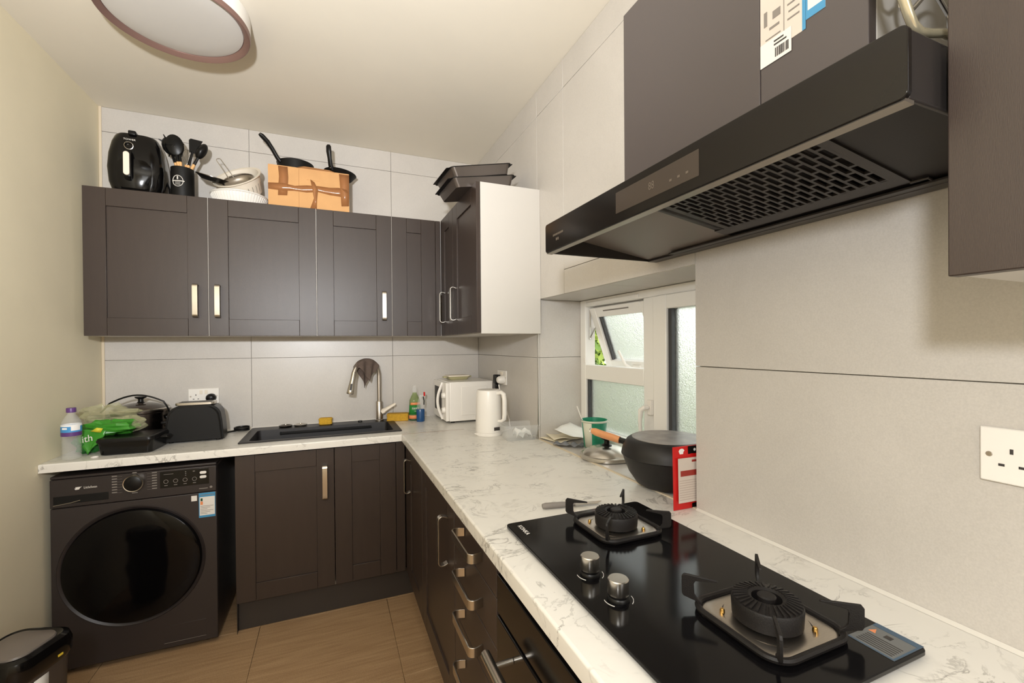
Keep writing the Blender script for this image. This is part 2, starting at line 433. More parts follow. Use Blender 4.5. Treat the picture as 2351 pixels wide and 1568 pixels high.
# floor
mb = MB(); mb.box(XL - 0.2, XR + 0.2, YF - 0.1, YB + 0.1, -0.12, -0.009)
floor = struct('floor', mb, 'grout_floor')
xs = [XL] + [-0.95 + 0.61 * i for i in range(4)] + [XR]; ys = [YB, 2.49] + [2.49 - 0.61 * i for i in range(1, 7)] + [YF]
rects = [(xs[i], xs[i + 1], ys[j + 1], ys[j]) for i in range(len(xs) - 1) for j in range(len(ys) - 1)]
tiles_from(rects, lambda m, a, b, c, d: m.box(a, b, c, d, -0.009, 0.0), floor, 'floor_tile', gap=0.0013)
# ceiling
mb = MB(); mb.box(XL - 0.2, XR + 0.2, YF - 0.1, YB + 0.1, CZ, CZ + 0.1); struct('ceiling', mb, 'ceiling_cream')
# left wall and the wall behind the camera: painted plaster
mb = MB(); mb.box(XL - 0.12, XL, YF - 0.1, YB + 0.1, -0.12, CZ); struct('wall_left', mb, 'plaster_cream')
mb = MB(); mb.box(XL, XR + 0.009, YF - 0.1, YF, 0, CZ); struct('wall_front', mb, 'plaster_cream')
# back wall, tiled
mb = MB(); mb.box(XL, XR + 0.2, YB + TT, YB + 0.1, 0, CZ); wall_back = struct('wall_back', mb, 'grout')
cx = [XL, -0.437, 0.377, XR]; cz = [0, 0.11, 1.329, 2.549, CZ]
tiles_from([(cx[i], cx[i + 1], cz[j], cz[j + 1]) for i in range(3) for j in range(4)], lambda m, a, b, c, d: m.box(a, b, YB, YB + TT, c, d), wall_back, 'wall_tile')
# right wall, tiled, with the window opening
X1 = XR + 0.34
mb = MB(); mb.box(XR + TT, X1, YF, WY0 - TT, 0, CZ); mb.box(XR + TT, X1, WY1 + TT, YB, 0, CZ)
mb.box(XR + TT, X1, WY0 - TT, WY1 + TT, WZ1 + TT, CZ); mb.box(XR + TT, X1, WY0 - TT, WY1 + TT, 0, WT - 0.006)
wall_right = struct('wall_right', mb, 'grout')
rects = []
for (a, b) in ((WY1, YB),): rects += [(a, b, 0, 0.11), (a, b, 0.11, 1.329), (a, b, 1.329, 2.549), (a, b, 2.549, CZ)]
rects += [(1.735, WY1, WZ1, 2.549), (1.735, WY1, 2.549, CZ), (WY0, 1.735, WZ1, 1.733), (WY0, 1.735, 1.733, 2.549), (WY0, 1.735, 2.549, CZ), (WY0, WY1, 0, WT - 0.04)]
for (a, b) in ((0.155, WY0), (-0.66, 0.155), (YF, -0.66)): rects += [(a, b, 0, 0.11), (a, b, 0.11, 1.329), (a, b, 1.329, 2.549), (a, b, 2.549, CZ)]
tiles_from(rects, lambda m, a, b, c, d: m.box(XR, XR + TT, a, b, c, d), wall_right, 'wall_tile')
# reveal: far side, near side, soffit and sill
tiles_from([(XR + TT, WX + 0.06, WT, 1.329), (XR + TT, WX + 0.06, 1.329, WZ1)], lambda m, a, b, c, d: m.box(a, b, WY1, WY1 + TT, c, d), wall_right, 'wall_tile', 'reveal_tile')
tiles_from([(XR + TT, WX + 0.06, WT, 1.329), (XR + TT, WX + 0.06, 1.329, WZ1)], lambda m, a, b, c, d: m.box(a, b, WY0 - TT, WY0, c, d), wall_right, 'wall_tile', 'reveal_tile')
tiles_from([(WY0, 1.42, 0, 1), (1.42, WY1, 0, 1)], lambda m, a, b, c, d: m.box(XR + TT, WX + 0.06, a, b, WZ1, WZ1 + TT), wall_right, 'wall_tile', 'soffit_tile')
tiles_from([(WY0, 1.56, 0, 1), (1.56, WY1, 0, 1)], lambda m, a, b, c, d: m.box(XR + 0.012, WX + 0.06, a, b, WT - 0.006, WT + 0.001), wall_right, 'wall_tile', 'sill_tile')
mb = MB(); mb.box(XR - 0.001, XR + 0.012, WY0, WY1, WT - 0.03, WT + 0.003); struct('trim_1', mb, 'trim_cream', 0.002, 'cream edge strip along the front of the tiled window sill')
mb = MB(); mb.box(XL + 0.0005, XL + 0.013, YB - 0.005, YB - 0.0005, WT, CZ); struct('trim_2', mb, 'trim_cream', 0.001, 'cream tile trim up the corner beside the painted wall')
mb = MB(); mb.prism([(0, 0), (-0.006, 0), (0, 0.006)], lambda p: (XR - 0.0005 + p[0], YF + 0.01, WT + p[1] + 0.0005), lambda p: (XR - 0.0005 + p[0], WY0 - 0.004, WT + p[1] + 0.0005))
struct('trim_3', mb, 'silicone', 0, 'white silicone bead where the worktop meets the hob wall')
mb = MB(); mb.prism([(0, 0), (-0.006, 0), (0, 0.006)], lambda p: (XL + 0.02, YB - 0.0005 + p[0], WT + p[1] + 0.0005), lambda p: (0.62, YB - 0.0005 + p[0], WT + p[1] + 0.0005))
struct('trim_4', mb, 'silicone', 0, 'white silicone bead behind the sink worktop')
mb = MB(); mb.box(XR - 0.003, XR - 0.0003, WY1, WY1 + 0.008, WT + 0.002, 1.45); struct('trim_5', mb, 'steel', 0, 'thin grey edge trim down the corner of the window reveal')

# ------------------------------------------------------------------ window
win = bpy.data.objects.new('window_1', None); COL.objects.link(win); win.location = (WX, (WY0 + WY1) / 2, WT); win['kind'] = 'structure'
win['label'] = 'white plastic frosted window with its small top vent open'
FX0, FX1 = WX, WX + 0.06
def wbox(name, rects, m='upvc', bevel=0.004, x0=FX0, x1=FX1, parent=win):
    mb = MB(win)
    for (a, b, c, d) in rects: mb.box(x0, x1, a, b, c, d)
    return obj(name, mb, m, parent, bevel=bevel)
wf = wbox('window_frame', [(WY1 - 0.05, WY1 - 0.001, WT + 0.001, WZ1 - 0.001), (WY0 + 0.001, WY0 + 0.05, WT + 0.001, WZ1 - 0.001), (WY0 + 0.05, WY1 - 0.05, WZ1 - 0.035, WZ1 - 0.001), (WY0 + 0.05, WY1 - 0.05, WT + 0.001, WT + 0.055)])
wbox('mullion', [(1.428, 1.500, WT + 0.055, WZ1 - 0.035)])
wbox('transom', [(1.500, WY1 - 0.05, 1.214, 1.288)])
# fixed light bottom far
wbox('glazing_bead', [(WY1 - 0.062, WY1 - 0.05, WT + 0.055, 1.214), (1.500, 1.51, WT + 0.055, 1.214)], 'gasket', 0.001, FX0 + 0.012, FX1 - 0.015)
def pane(a, b, c, d, x, parent=win, m='frosted_glass'):
    mb = MB(win); mb.box(x, x + 0.006, a, b, c, d); return obj('pane', mb, m, parent)
pane(1.51, WY1 - 0.062, WT + 0.055, 1.214, FX0 + 0.026)
# near casement
sash = wbox('sash', [(1.352, 1.428, WT + 0.055, WZ1 - 0.036), (WY0 + 0.05, WY0 + 0.12, WT + 0.055, WZ1 - 0.036), (WY0 + 0.12, 1.352, WZ1 - 0.092, WZ1 - 0.036), (WY0 + 0.12, 1.352, WT + 0.055, WT + 0.12)], x0=FX0 - 0.012, x1=FX1 - 0.012)
wbox('gasket', [(1.334, 1.352, WT + 0.12, WZ1 - 0.092), (WY0 + 0.12, WY0 + 0.13, WT + 0.12, WZ1 - 0.092)], 'gasket', 0.001, FX0, FX1 - 0.02, sash)
pane(WY0 + 0.13, 1.334, WT + 0.12, WZ1 - 0.092, FX0 + 0.018, sash)
mb = MB(win); mb.box(FX0 - 0.028, FX0 - 0.012, 1.424, 1.447, 1.105, 1.165); mb.tube([(FX0 - 0.03, 1.436, 1.135), (FX0 - 0.05, 1.438, 1.135), (FX0 - 0.058, 1.448, 1.125), (FX0 - 0.056, 1.456, 1.08), (FX0 - 0.05, 1.458, 0.995)], [0.009, 0.01, 0.011, 0.008, 0.0075], 10)
obj('window_handle', mb, 'white_plastic', sash, bevel=0.002)
# top-hung vent, swung outwards
ang = R(-19.5); hz = WZ1 - 0.045
vm = Matrix.Translation((FX0 + 0.02, 0, hz)) @ Matrix.Rotation(ang, 4, 'Y')
V0, V1, VH = 1.504, WY1 - 0.054, 0.335
def vbox(name, rects, m, x0, x1, bevel=0.003, parent=win):
    mb = MB(win); mb.xf = vm
    for (a, b, c, d) in rects: mb.box(x0, x1, a, b, -d, -c)
    return obj(name, mb, m, parent, bevel=bevel)
vent = vbox('vent_sash', [(V0, V0 + 0.05, 0, VH), (V1 - 0.05, V1, 0, VH), (V0 + 0.05, V1 - 0.05, 0, 0.05), (V0 + 0.05, V1 - 0.05, VH - 0.05, VH)], 'upvc', 0.0, 0.055)
vbox('gasket', [(V1 - 0.066, V1 - 0.05, 0.05, VH - 0.05), (V0 + 0.05, V0 + 0.06, 0.05, VH - 0.05)], 'gasket', 0.012, 0.04, 0.001, vent)
vbox('pane', [(V0 + 0.06, V1 - 0.066, 0.05, VH - 0.05)], 'frosted_glass', 0.022, 0.028, 0, vent)
vbox('trickle_slot', [(V0 + 0.13, V1 - 0.12, 0.016, 0.022)], 'grey_print', -0.001, 0.003, 0, vent)
mb = MB(win); mb.xf = vm
mb.box(-0.014, 0.0, 1.66, 1.72, -VH + 0.008, -VH + 0.036); mb.tube([(-0.014, 1.70, -VH + 0.022), (-0.03, 1.71, -VH + 0.026), (-0.036, 1.735, -VH + 0.05), (-0.036, 1.755, -VH + 0.12)], [0.009, 0.009, 0.007, 0.0055], 10)
obj('vent_handle', mb, 'white_plastic', vent, bevel=0.002)
mb = MB(win); mb.box(FX0 + 0.022, FX0 + 0.03, WY1 - 0.058, WY1 - 0.052, 1.42, 1.575); mb.tube([(FX0 + 0.028, WY1 - 0.06, 1.43), (FX0 + 0.06, WY1 - 0.06, 1.49), (FX0 + 0.045, WY1 - 0.06, 1.53)], 0.004, 6)
obj('stay', mb, 'steel', win)
mb = MB(win); mb.box(FX0 - 0.004, FX0 + 0.004, WY1 - 0.052, WY1 - 0.036, 1.30, 1.325); obj('striker', mb, 'white_plastic', win, bevel=0.001)
mb = MB(win); mb.box(FX0 - 0.006, FX0, 1.53, WY1 - 0.07, WZ1 - 0.03, WZ1 - 0.015); obj('trickle_vent', mb, 'upvc', win, bevel=0.002)

# outside: ground and a leafy hedge close to the house
mb = MB(); mb.box(XR + 0.34, 6.5, -3, 8, -0.25, -0.15); struct('ground', mb, 'soil')
def hedge():
    root = thing('garden_hedge', 'leafy green hedge growing outside the frosted window', 'hedge', (2.75, 2.4, -0.15))
    rnd = random.Random(3); mb = MB(root)
    for i in range(30000):
        y = rnd.uniform(-0.9, 6.0); z = rnd.uniform(-0.1, (2.15 if y > 4.0 else 1.75) + 0.2 * math.sin(y * 2.1) + 0.15 * math.sin(y * 5.3)); x = 2.75 + rnd.gauss(0, 0.22) + 0.12 * math.sin(z * 4 + y * 3)
        if y < 4.0 and rnd.random() > 0.16 + 0.25 * max(0, math.sin(y * 3.1 + z * 2.3)): continue
        a = Euler((rnd.uniform(-1.2, 1.2), rnd.uniform(-1.2, 1.2), rnd.uniform(0, 6.28))).to_matrix(); s_ = rnd.uniform(0.035, 0.075)
        c = Vector((x, y, z)); vs = [c + a @ Vector(p) * s_ for p in ((-0.45, 0, 0), (0, -1, 0.15), (0.45, 0, 0), (0, 1, 0.15))]
        mb.add(vs, [(0, 1, 2), (0, 2, 3)], 1 if rnd.random() < 0.3 else 0)
    f = obj('foliage', mb, ['leaf', 'leaf_light'], root); f['kind'] = 'stuff'
    for y in (-0.5, 0.7, 1.9, 3.1, 4.3, 5.5):
        m2 = MB(root); m2.tube([(2.75, y, -0.15), (2.78, y + 0.05, 0.8), (2.72, y - 0.03, 1.7)], [0.03, 0.022, 0.01], 7); obj('stem', m2, 'bark', root)
hedge()

# ------------------------------------------------------------------ worktops
SX0, SX1, SY0, SY1 = -0.405, 0.338, 2.548, 2.935   # sink cut-out
def worktop_back():
    root = thing('worktop', 'marble-effect worktop over the washing machine, holding the black sink', 'worktop', (XL, 2.43, WT - 0.036))
    y0 = 2.43; mb = MB(root); z0, z1 = WT - 0.036, WT
    mb.box(XL + 0.001, SX0, y0, YB - 0.001, z0, z1); mb.box(SX1, XR - 0.001, y0 + 0.0004, YB - 0.001, z0, z1)
    mb.box(SX0, SX1, y0, SY0, z0, z1); mb.box(SX0, SX1, SY1, YB - 0.001, z0, z1)
    bm = bmesh.new(); o = obj('slab', mb, 'marble', root)
    me = o.data; bm.from_mesh(me); bmesh.ops.remove_doubles(bm, verts=bm.verts, dist=0.0006); bm.to_mesh(me); bm.free()
    # rounded nosing along the front
    nb = MB(root); n = 6; poly = [(0, 0)] + [(-0.006 * math.sin(R(90 * k / n)) , 0.036 - 0.006 + 0.006 * math.cos(R(90 * k / n))) for k in range(n + 1)] + [(-0.006, 0.0)]
    nb.prism(poly, lambda p: (XL + 0.001, y0 + p[0], z0 + p[1]), lambda p: (0.3495, y0 + p[0], z0 + p[1]))
    obj('front_edge', nb, 'marble', root)
worktop_back()
def worktop_right():
    root = thing('worktop', 'marble-effect worktop along the window wall, holding the gas hob', 'worktop', (0.35, 1.0, WT - 0.036))
    z0, z1 = WT - 0.036, WT; mb = MB(root); mb.box(0.356, XR - 0.0015, -0.45, 2.4285, z0, z1)
    obj('slab', mb, 'marble', root)
    nb = MB(root); n = 6; poly = [(0.356, z0)] + [(0.356 - 0.006 * math.sin(R(90 * k / n)), z1 - 0.006 + 0.006 * math.cos(R(90 * k / n))) for k in range(n + 1)] + [(0.35, z0)]
    nb.prism(poly, lambda p: (p[0], -0.45, p[1]), lambda p: (p[0], 2.4285, p[1])); obj('front_edge', nb, 'marble', root)
    jb = MB(root); jb.box(0.352, 0.70, 2.4275, 2.4305, z1 - 0.001, z1 + 0.0004); obj('joint_strip', jb, 'tape_brown', root)
worktop_right()

# ------------------------------------------------------------------ wall units
ZB, ZT, YD = 1.455, 2.170, 2.700
def wall_units():
    g = 0.0022
    a = thing('wall_cabinet', 'wide dark double-door wall cabinet under the air fryer and utensil pot', 'cabinet', (-1.086, YD, ZB))
    carcass(a, -1.086, -0.0715, YD + 0.021, YB - 0.001, ZB, ZT)
    for (x0, x1, hx) in ((-1.086, -0.5865, -0.637), (-0.5825, -0.0735, -0.541)):
        d = shaker_door(a, M_back(x0, YD, ZB), x1 - x0, ZT - ZB, 0.087)
        strap_handle('handle', a, d, M_back(0, YD, 0), hx, 1.634, 0.172)
    for x in (-0.5845, -0.0722):
        mb = MB(a); mb.box(x - 0.0011, x + 0.0009, YD + 0.0008, YD + 0.0208, ZB, ZT); obj('edge_strip', mb, 'carcass_white', a)
    b = thing('wall_cabinet', 'single-door dark wall cabinet below the cardboard box', 'cabinet', (-0.0705, YD, ZB))
    carcass(b, -0.0705, 0.340, YD + 0.021, YB - 0.001, ZB, ZT)
    d = shaker_door(b, M_back(-0.069, YD, ZB), 0.409, ZT - ZB, 0.087); strap_handle('handle', b, d, M_back(0, YD, 0), 0.293, 1.632, 0.172)
    mb = MB(b); mb.box(0.3402, 0.3418, YD + 0.0008, YD + 0.0208, ZB, ZT); obj('edge_strip', mb, 'carcass_white', b)
    c = thing('wall_cabinet', 'narrow dark wall cabinet with no handle in the corner', 'cabinet', (0.341, YD, ZB))
    carcass(c, 0.341, 0.655, YD + 0.021, YB - 0.001, ZB, ZT)
    d = shaker_door(c, M_back(0.3425, YD, ZB), 0.262, ZT - ZB, 0.087)
    mb = MB(c); mb.box(0.6065, 0.636, YD, YD + 0.02, ZB, ZT); obj('filler', mb, 'cabinet', c, bevel=0.001)
    e = thing('wall_cabinet', 'wall cabinet with white end panel beside the window, trays on top', 'cabinet', (0.639, 1.975, ZB))
    carcass(e, 0.660, XR - 0.001, 1.975, YB - 0.002, ZB - 0.004, ZT, open_axis='x')
    for (y1, y0, hy) in ((2.698, 2.413, 2.60), (2.410, 1.977, 2.352)):
        d = shaker_door(e, M_right(0.639, y1, ZB), y1 - y0, ZT - ZB, 0.085); strap_handle('handle', e, d, M_right(0.639, 0, 0), -hy, 1.624, 0.185)
    f = thing('wall_cabinet', 'dark wall cabinet beside the cooker hood, white underside', 'cabinet', (0.644, -0.33, 1.470))
    carcass(f, 0.664, XR - 0.001, -0.33, 0.268, 1.470, 2.35, open_axis='x')
    d = flat_front(f, M_right(0.644, 0.269, 1.468), 0.598, 0.882, 0.0195, 'cabinet', 'door')
    mb = MB(f); mb.tube([(0.73, 0.05, 1.4695), (0.80, 0.06, 1.4695)], 0.002, 6); obj('cable_clip', mb, 'dark_print', f)
wall_units()

# ------------------------------------------------------------------ base units
BZ0, BZ1, BY, BX = 0.158, 0.868, 2.447, 0.370
def base_units():
    a = thing('base_cabinet', 'dark double-door sink cabinet next to the washing machine', 'cabinet', (-0.433, BY, 0.15))
    carcass(a, -0.433, 0.368, BY + 0.021, 2.95, 0.15, 0.874, 'carcass_white', open_top=True)
    d = shaker_door(a, M_back(-0.433, BY, BZ0), 0.441, BZ1 - BZ0, 0.083); strap_handle('handle', a, d, M_back(0, BY, 0), -0.036, 0.702, 0.176)
    shaker_door(a, M_back(0.011, BY, BZ0), 0.308, BZ1 - BZ0, 0.083)
    mb = MB(a); mb.box(0.3215, 0.368, BY + 0.001, BY + 0.02, BZ0, BZ1); obj('filler', mb, 'cabinet', a, bevel=0.001)
    mb = MB(a); mb.box(-0.435, -0.4335, BY + 0.022, 2.95, 0.0, 0.874); obj('end_panel', mb, 'plinth_dark', a)
    p = MB(); p.box(-0.433, 0.438, 2.500, 2.516, 0.0005, 0.149); tag(obj('plinth_board', p, 'plinth_dark', bevel=0.001), 'dark plinth board below the sink cabinet doors', 'plinth')
    b = thing('base_cabinet', 'dark base cabinet on the window side, closest to the sink corner', 'cabinet', (BX, 2.42, 0.15))
    carcass(b, BX + 0.021, XR - 0.002, 1.972, 2.40, 0.15, 0.874, open_axis='x')
    mb = MB(b); mb.box(BX + 0.002, BX + 0.02, 2.362, 2.44, BZ0, BZ1); obj('filler', mb, 'cabinet', b, bevel=0.001)
    d = shaker_door(b, M_right(BX, 2.358, BZ0), 0.386, BZ1 - BZ0, 0.083); strap_handle('handle', b, d, M_right(BX, 0, 0), -2.27, 0.728, 0.175)
    c = thing('base_cabinet', 'dark single-door base cabinet between the corner and the drawers', 'cabinet', (BX, 1.968, 0.15))
    carcass(c, BX + 0.021, XR - 0.002, 1.408, 1.968, 0.15, 0.874, open_axis='x')
    d = shaker_door(c, M_right(BX, 1.967, BZ0), 0.556, BZ1 - BZ0, 0.083); strap_handle('handle', c, d, M_right(BX, 0, 0), -1.50, 0.716, 0.175)
    e = thing('drawer_unit', 'dark four-drawer unit left of the oven', 'drawer unit', (BX, 1.405, 0.15))
    carcass(e, BX + 0.021, XR - 0.002, 1.008, 1.405, 0.15, 0.874, open_axis='x')
    for (z0, z1, hz_) in ((0.772, BZ1, 0.828), (0.646, 0.769, 0.705), (0.520, 0.643, 0.579), (BZ0, 0.517, 0.425)):
        d = flat_front(e, M_right(BX, 1.405, z0), 0.397, z1 - z0); strap_handle('handle', e, d, M_right(BX, 0, 0), -1.20, hz_, 0.185, horiz=True, width=0.026, out=0.042)
    p = MB(); p.box(0.438, 0.454, -0.3, 2.498, 0.0005, 0.149); tag(obj('plinth_board', p, 'plinth_dark', bevel=0.001), 'long dark plinth board along the window-side cabinets', 'plinth')
base_units()

def oven():
    t = thing('oven', 'built-in black oven with a steel bar handle below the hob', 'oven', (BX, 0.41, 0.15))
    mb = MB(t); mb.box(BX + 0.022, XR - 0.01, 0.412, 1.003, 0.16, 0.868); obj('body', mb, 'black_matte', t)
    mb = MB(t); mb.box(BX, BX + 0.021, 0.41, 1.004, 0.742, 0.835); obj('control_panel', mb, 'black_gloss', t, bevel=0.002)
    d = MB(t); d.box(BX - 0.002, BX + 0.02, 0.41, 1.004, 0.28, 0.735); door = obj('door', d, 'black_gloss', t, bevel=0.003)
    d = MB(t); d.box(BX - 0.0035, BX - 0.002, 0.49, 0.925, 0.36, 0.60); obj('window', d, 'washer_door', door, bevel=0.001)
    h = MB(t); h.tube([(BX - 0.052, 0.945, 0.69), (BX - 0.052, 0.47, 0.69)], 0.0115, 16)
    for y in (0.90, 0.515): h.tube([(BX - 0.052, y, 0.69), (BX - 0.001, y, 0.69)], 0.007, 10)
    obj('handle', h, 'steel', door, bevel=0.002)
    mb = MB(t); mb.box(BX, BX + 0.02, 0.41, 1.004, 0.158, 0.275); obj('lower_panel', mb, 'cabinet', t, bevel=0.001)
oven()

# ------------------------------------------------------------------ washing machine
def washer():
    X0, X1, Y0, Y1, Z0, Z1 = -1.100, -0.507, 2.442, 2.955, 0.012, 0.852
    t = thing('washing_machine', 'dark grey front-loading washing machine under the worktop', 'washing machine', ((X0 + X1) / 2, Y0, 0))
    mb = MB(t); mb.box(X0, X1, Y0 + 0.012, Y1, Z0 + 0.012, Z1 - 0.012); obj('cabinet', mb, 'washer_body', t, bevel=0.006)
    mb = MB(t); mb.box(X0, X1, Y0 + 0.002, Y1, Z1 - 0.0118, Z1); obj('lid', mb, 'washer_panel', t, bevel=0.003)
    mb = MB(t); mb.box(X0, X1, Y0, Y0 + 0.0118, Z0 + 0.012, 0.716); obj('front_panel', mb, 'washer_body', t, bevel=0.003)
    mb = MB(t); mb.box(X0, X1, Y0 - 0.002, Y0 + 0.0118, 0.719, Z1 - 0.013); pan = obj('control_panel', mb, 'washer_panel', t, bevel=0.003)
    for x in (X0 + 0.05, X1 - 0.05):
        for y in (Y0 + 0.06, Y1 - 0.06):
            f = MB(t); f.lathe([(0, 0.0005), (0.02, 0.0005), (0.02, 0.024), (0, 0.024)], (x, y, 0), 14); obj('foot', f, 'black_matte', t)
    # round door
    cx, cz = -0.818, 0.428
    M = Matrix.Translation((cx, Y0, cz)) @ Matrix.Rotation(R(90), 4, 'X')
    d = MB(t); d.xf = M
    d.lathe([(0.0, 0.022), (0.10, 0.0235), (0.19, 0.0225), (0.228, 0.019), (0.246, 0.012), (0.252, 0.0005)], n=72)
    door = obj('door', d, 'washer_door', t)
    d = MB(t); d.xf = M; d.lathe([(0.252, 0.0002), (0.262, 0.006), (0.266, 0.0002)], n=72); obj('door_ring', d, 'washer_panel', door)
    # detergent drawer
    d = MB(t); d.box(-1.088, -0.905, Y0 - 0.0035, Y0 - 0.0015, 0.735, 0.768); dr = obj('drawer_grip', d, 'black_matte', pan, bevel=0.004)
    d = MB(t); d.tube([(-1.088, Y0 - 0.004, 0.731), (-1.03, Y0 - 0.004, 0.738), (-1.0, Y0 - 0.004, 0.745)], 0.0012, 6); obj('grip_edge', d, 'steel', pan)
    # dial
    kx, kz = -0.8135, 0.797
    K = Matrix.Translation((kx, Y0 - 0.002, kz)) @ Matrix.Rotation(R(90), 4, 'X')
    d = MB(t); d.xf = K; d.lathe([(0, 0.026), (0.029, 0.026), (0.032, 0.024), (0.034, 0.0005)], n=40); knob = obj('dial', d, 'black_plastic', pan)
    d = MB(t); d.xf = K; d.lathe([(0.032, 0.020), (0.036, 0.021), (0.0375, 0.012), (0.038, 0.0002), (0.034, 0.0002)], n=40); obj('dial_ring', d, 'nickel', pan)
    pr = MB(t)
    for k in range(7):
        z = 0.832 - k * 0.0118
        for sgn in (-1, 1):
            xo = kx + sgn * 0.062; pr.box(min(xo, xo + sgn * 0.018), max(xo, xo + sgn * 0.018), Y0 - 0.0026, Y0 - 0.0021, z - 0.0022, z + 0.0022)
            a = kx + sgn * 0.044; pr.box(min(a, xo), max(a, xo), Y0 - 0.0025, Y0 - 0.0021, z - 0.0027, z - 0.0021)
    pr.box(kx - 0.008, kx + 0.008, Y0 - 0.0026, Y0 - 0.0021, 0.838, 0.842); pr.box(kx - 0.01, kx + 0.01, Y0 - 0.0026, Y0 - 0.0021, 0.749, 0.753)
    obj('dial_print', pr, 'grey_print', pan)
    # display
    d = MB(t); d.box(-0.722, -0.536, Y0 - 0.0035, Y0 - 0.0018, 0.757, 0.831); disp = obj('display', d, 'black_gloss', pan, bevel=0.002)
    d = MB(t)
    d.box(-0.708, -0.672, Y0 - 0.0042, Y0 - 0.0036, 0.818, 0.8195)
    for k in range(4):
        x = -0.70 + 0.036 * k; d.xf = Matrix.Translation((x, Y0 - 0.0036, 0.786)) @ Matrix.Rotation(R(90), 4, 'X'); d.lathe([(0.0075, 0), (0.0075, 0.0005), (0.009, 0.0005), (0.009, 0)], n=18); d.xf = None
        d.box(x - 0.006, x + 0.006, Y0 - 0.0042, Y0 - 0.0036, 0.767, 0.7695)
    for z in (0.821, 0.813, 0.805): d.box(-0.6275, -0.6235, Y0 - 0.0042, Y0 - 0.0036, z, z + 0.003)
    d.box(-0.598, -0.59, Y0 - 0.0042, Y0 - 0.0036, 0.8205, 0.8235)
    obj('display_print', d, 'grey_print', disp)
    for z in (0.812, 0.792):
        d = MB(t); d.prism(rrect(-0.571, -0.545, z - 0.0062, z + 0.0062, 0.006, 5), lambda p: (p[0], Y0 - 0.006, p[1]), lambda p: (p[0], Y0 - 0.0034, p[1])); obj('button', d, 'white_print', disp)
    # maker's mark: swan and name
    d = MB(t); d.prism([(0, 0), (0.012, 0.001), (0.016, 0.008), (0.022, 0.013), (0.014, 0.011), (0.012, 0.013), (0.009, 0.010), (0.006, 0.013), (0.004, 0.010), (0.0, 0.012), (0.001, 0.006), (-0.003, 0.006)], lambda p: (-1.016 + p[0], Y0 - 0.0028, 0.790 + p[1]), lambda p: (-1.016 + p[0], Y0 - 0.0022, 0.790 + p[1]))
    obj('emblem', d, 'white_print', pan)
    o = t.location
    text('lettering', 'LittleSwan', 0.0135, frame_m((-0.966 - o.x, Y0 - 0.0026 - o.y, 0.7965 - o.z), (1, 0, 0), (0, 0, 1)), 'white_print', pan, sx=0.8)
    d = MB(t); d.box(-0.575, -0.541, Y0 - 0.0026, Y0 - 0.0022, 0.735, 0.7385); d.xf = Matrix.Translation((-0.528, Y0 - 0.0022, 0.740)) @ Matrix.Rotation(R(90), 4, 'X'); d.lathe([(0, 0.0005), (0.0055, 0.0005), (0.0055, 0)], n=14); obj('small_print', d, 'grey_print', pan)
    # energy sticker and small white sticker
    d = MB(t); d.box(-0.577, -0.512, Y0 - 0.0008, Y0 + 0.0002, 0.600, 0.715); s = obj('energy_sticker', d, 'white_print', t)
    d = MB(t); d.box(-0.577, -0.512, Y0 - 0.0014, Y0 - 0.0009, 0.696, 0.715); d.box(-0.577, -0.512, Y0 - 0.0014, Y0 - 0.0009, 0.600, 0.610); d.box(-0.577, -0.574, Y0 - 0.0014, Y0 - 0.0009, 0.61, 0.696); d.box(-0.514, -0.512, Y0 - 0.0014, Y0 - 0.0009, 0.61, 0.696); obj('sticker_border', d, 'sticker_blue', s)
    d = MB(t)
    for k, z in enumerate((0.652, 0.645, 0.638, 0.631, 0.624, 0.617)): d.box(-0.571, -0.52 - 0.012 * (k % 3), Y0 - 0.0014, Y0 - 0.0009, z, z + 0.0018)
    d.box(-0.570, -0.517, Y0 - 0.0018, Y0 - 0.0013, 0.703, 0.706); obj('sticker_print', d, 'grey_print', s)
    d = MB(t); d.box(-0.570, -0.562, Y0 - 0.0014, Y0 - 0.0009, 0.677, 0.690); obj('grade_mark', d, 'dark_green', s)
    d = MB(t); d.box(-0.571, -0.561, Y0 - 0.0014, Y0 - 0.0009, 0.660, 0.675); obj('grade_mark', d, 'label_orange', s)
    d = MB(t); d.box(-0.606, -0.584, Y0 - 0.0008, Y0 + 0.0002, 0.681, 0.706); obj('small_sticker', d, 'white_print', t)
    # filter flap
    d = MB(t); d.box(-0.715, -0.553, Y0 - 0.0012, Y0 + 0.0004, 0.048, 0.125); fl_ = obj('filter_flap', d, 'washer_body', t, bevel=0.0015)
    d = MB(t); d.box(-0.714, -0.554, Y0 - 0.0018, Y0 - 0.001, 0.047, 0.0485); obj('flap_edge', d, 'grey_print', fl_)
washer()

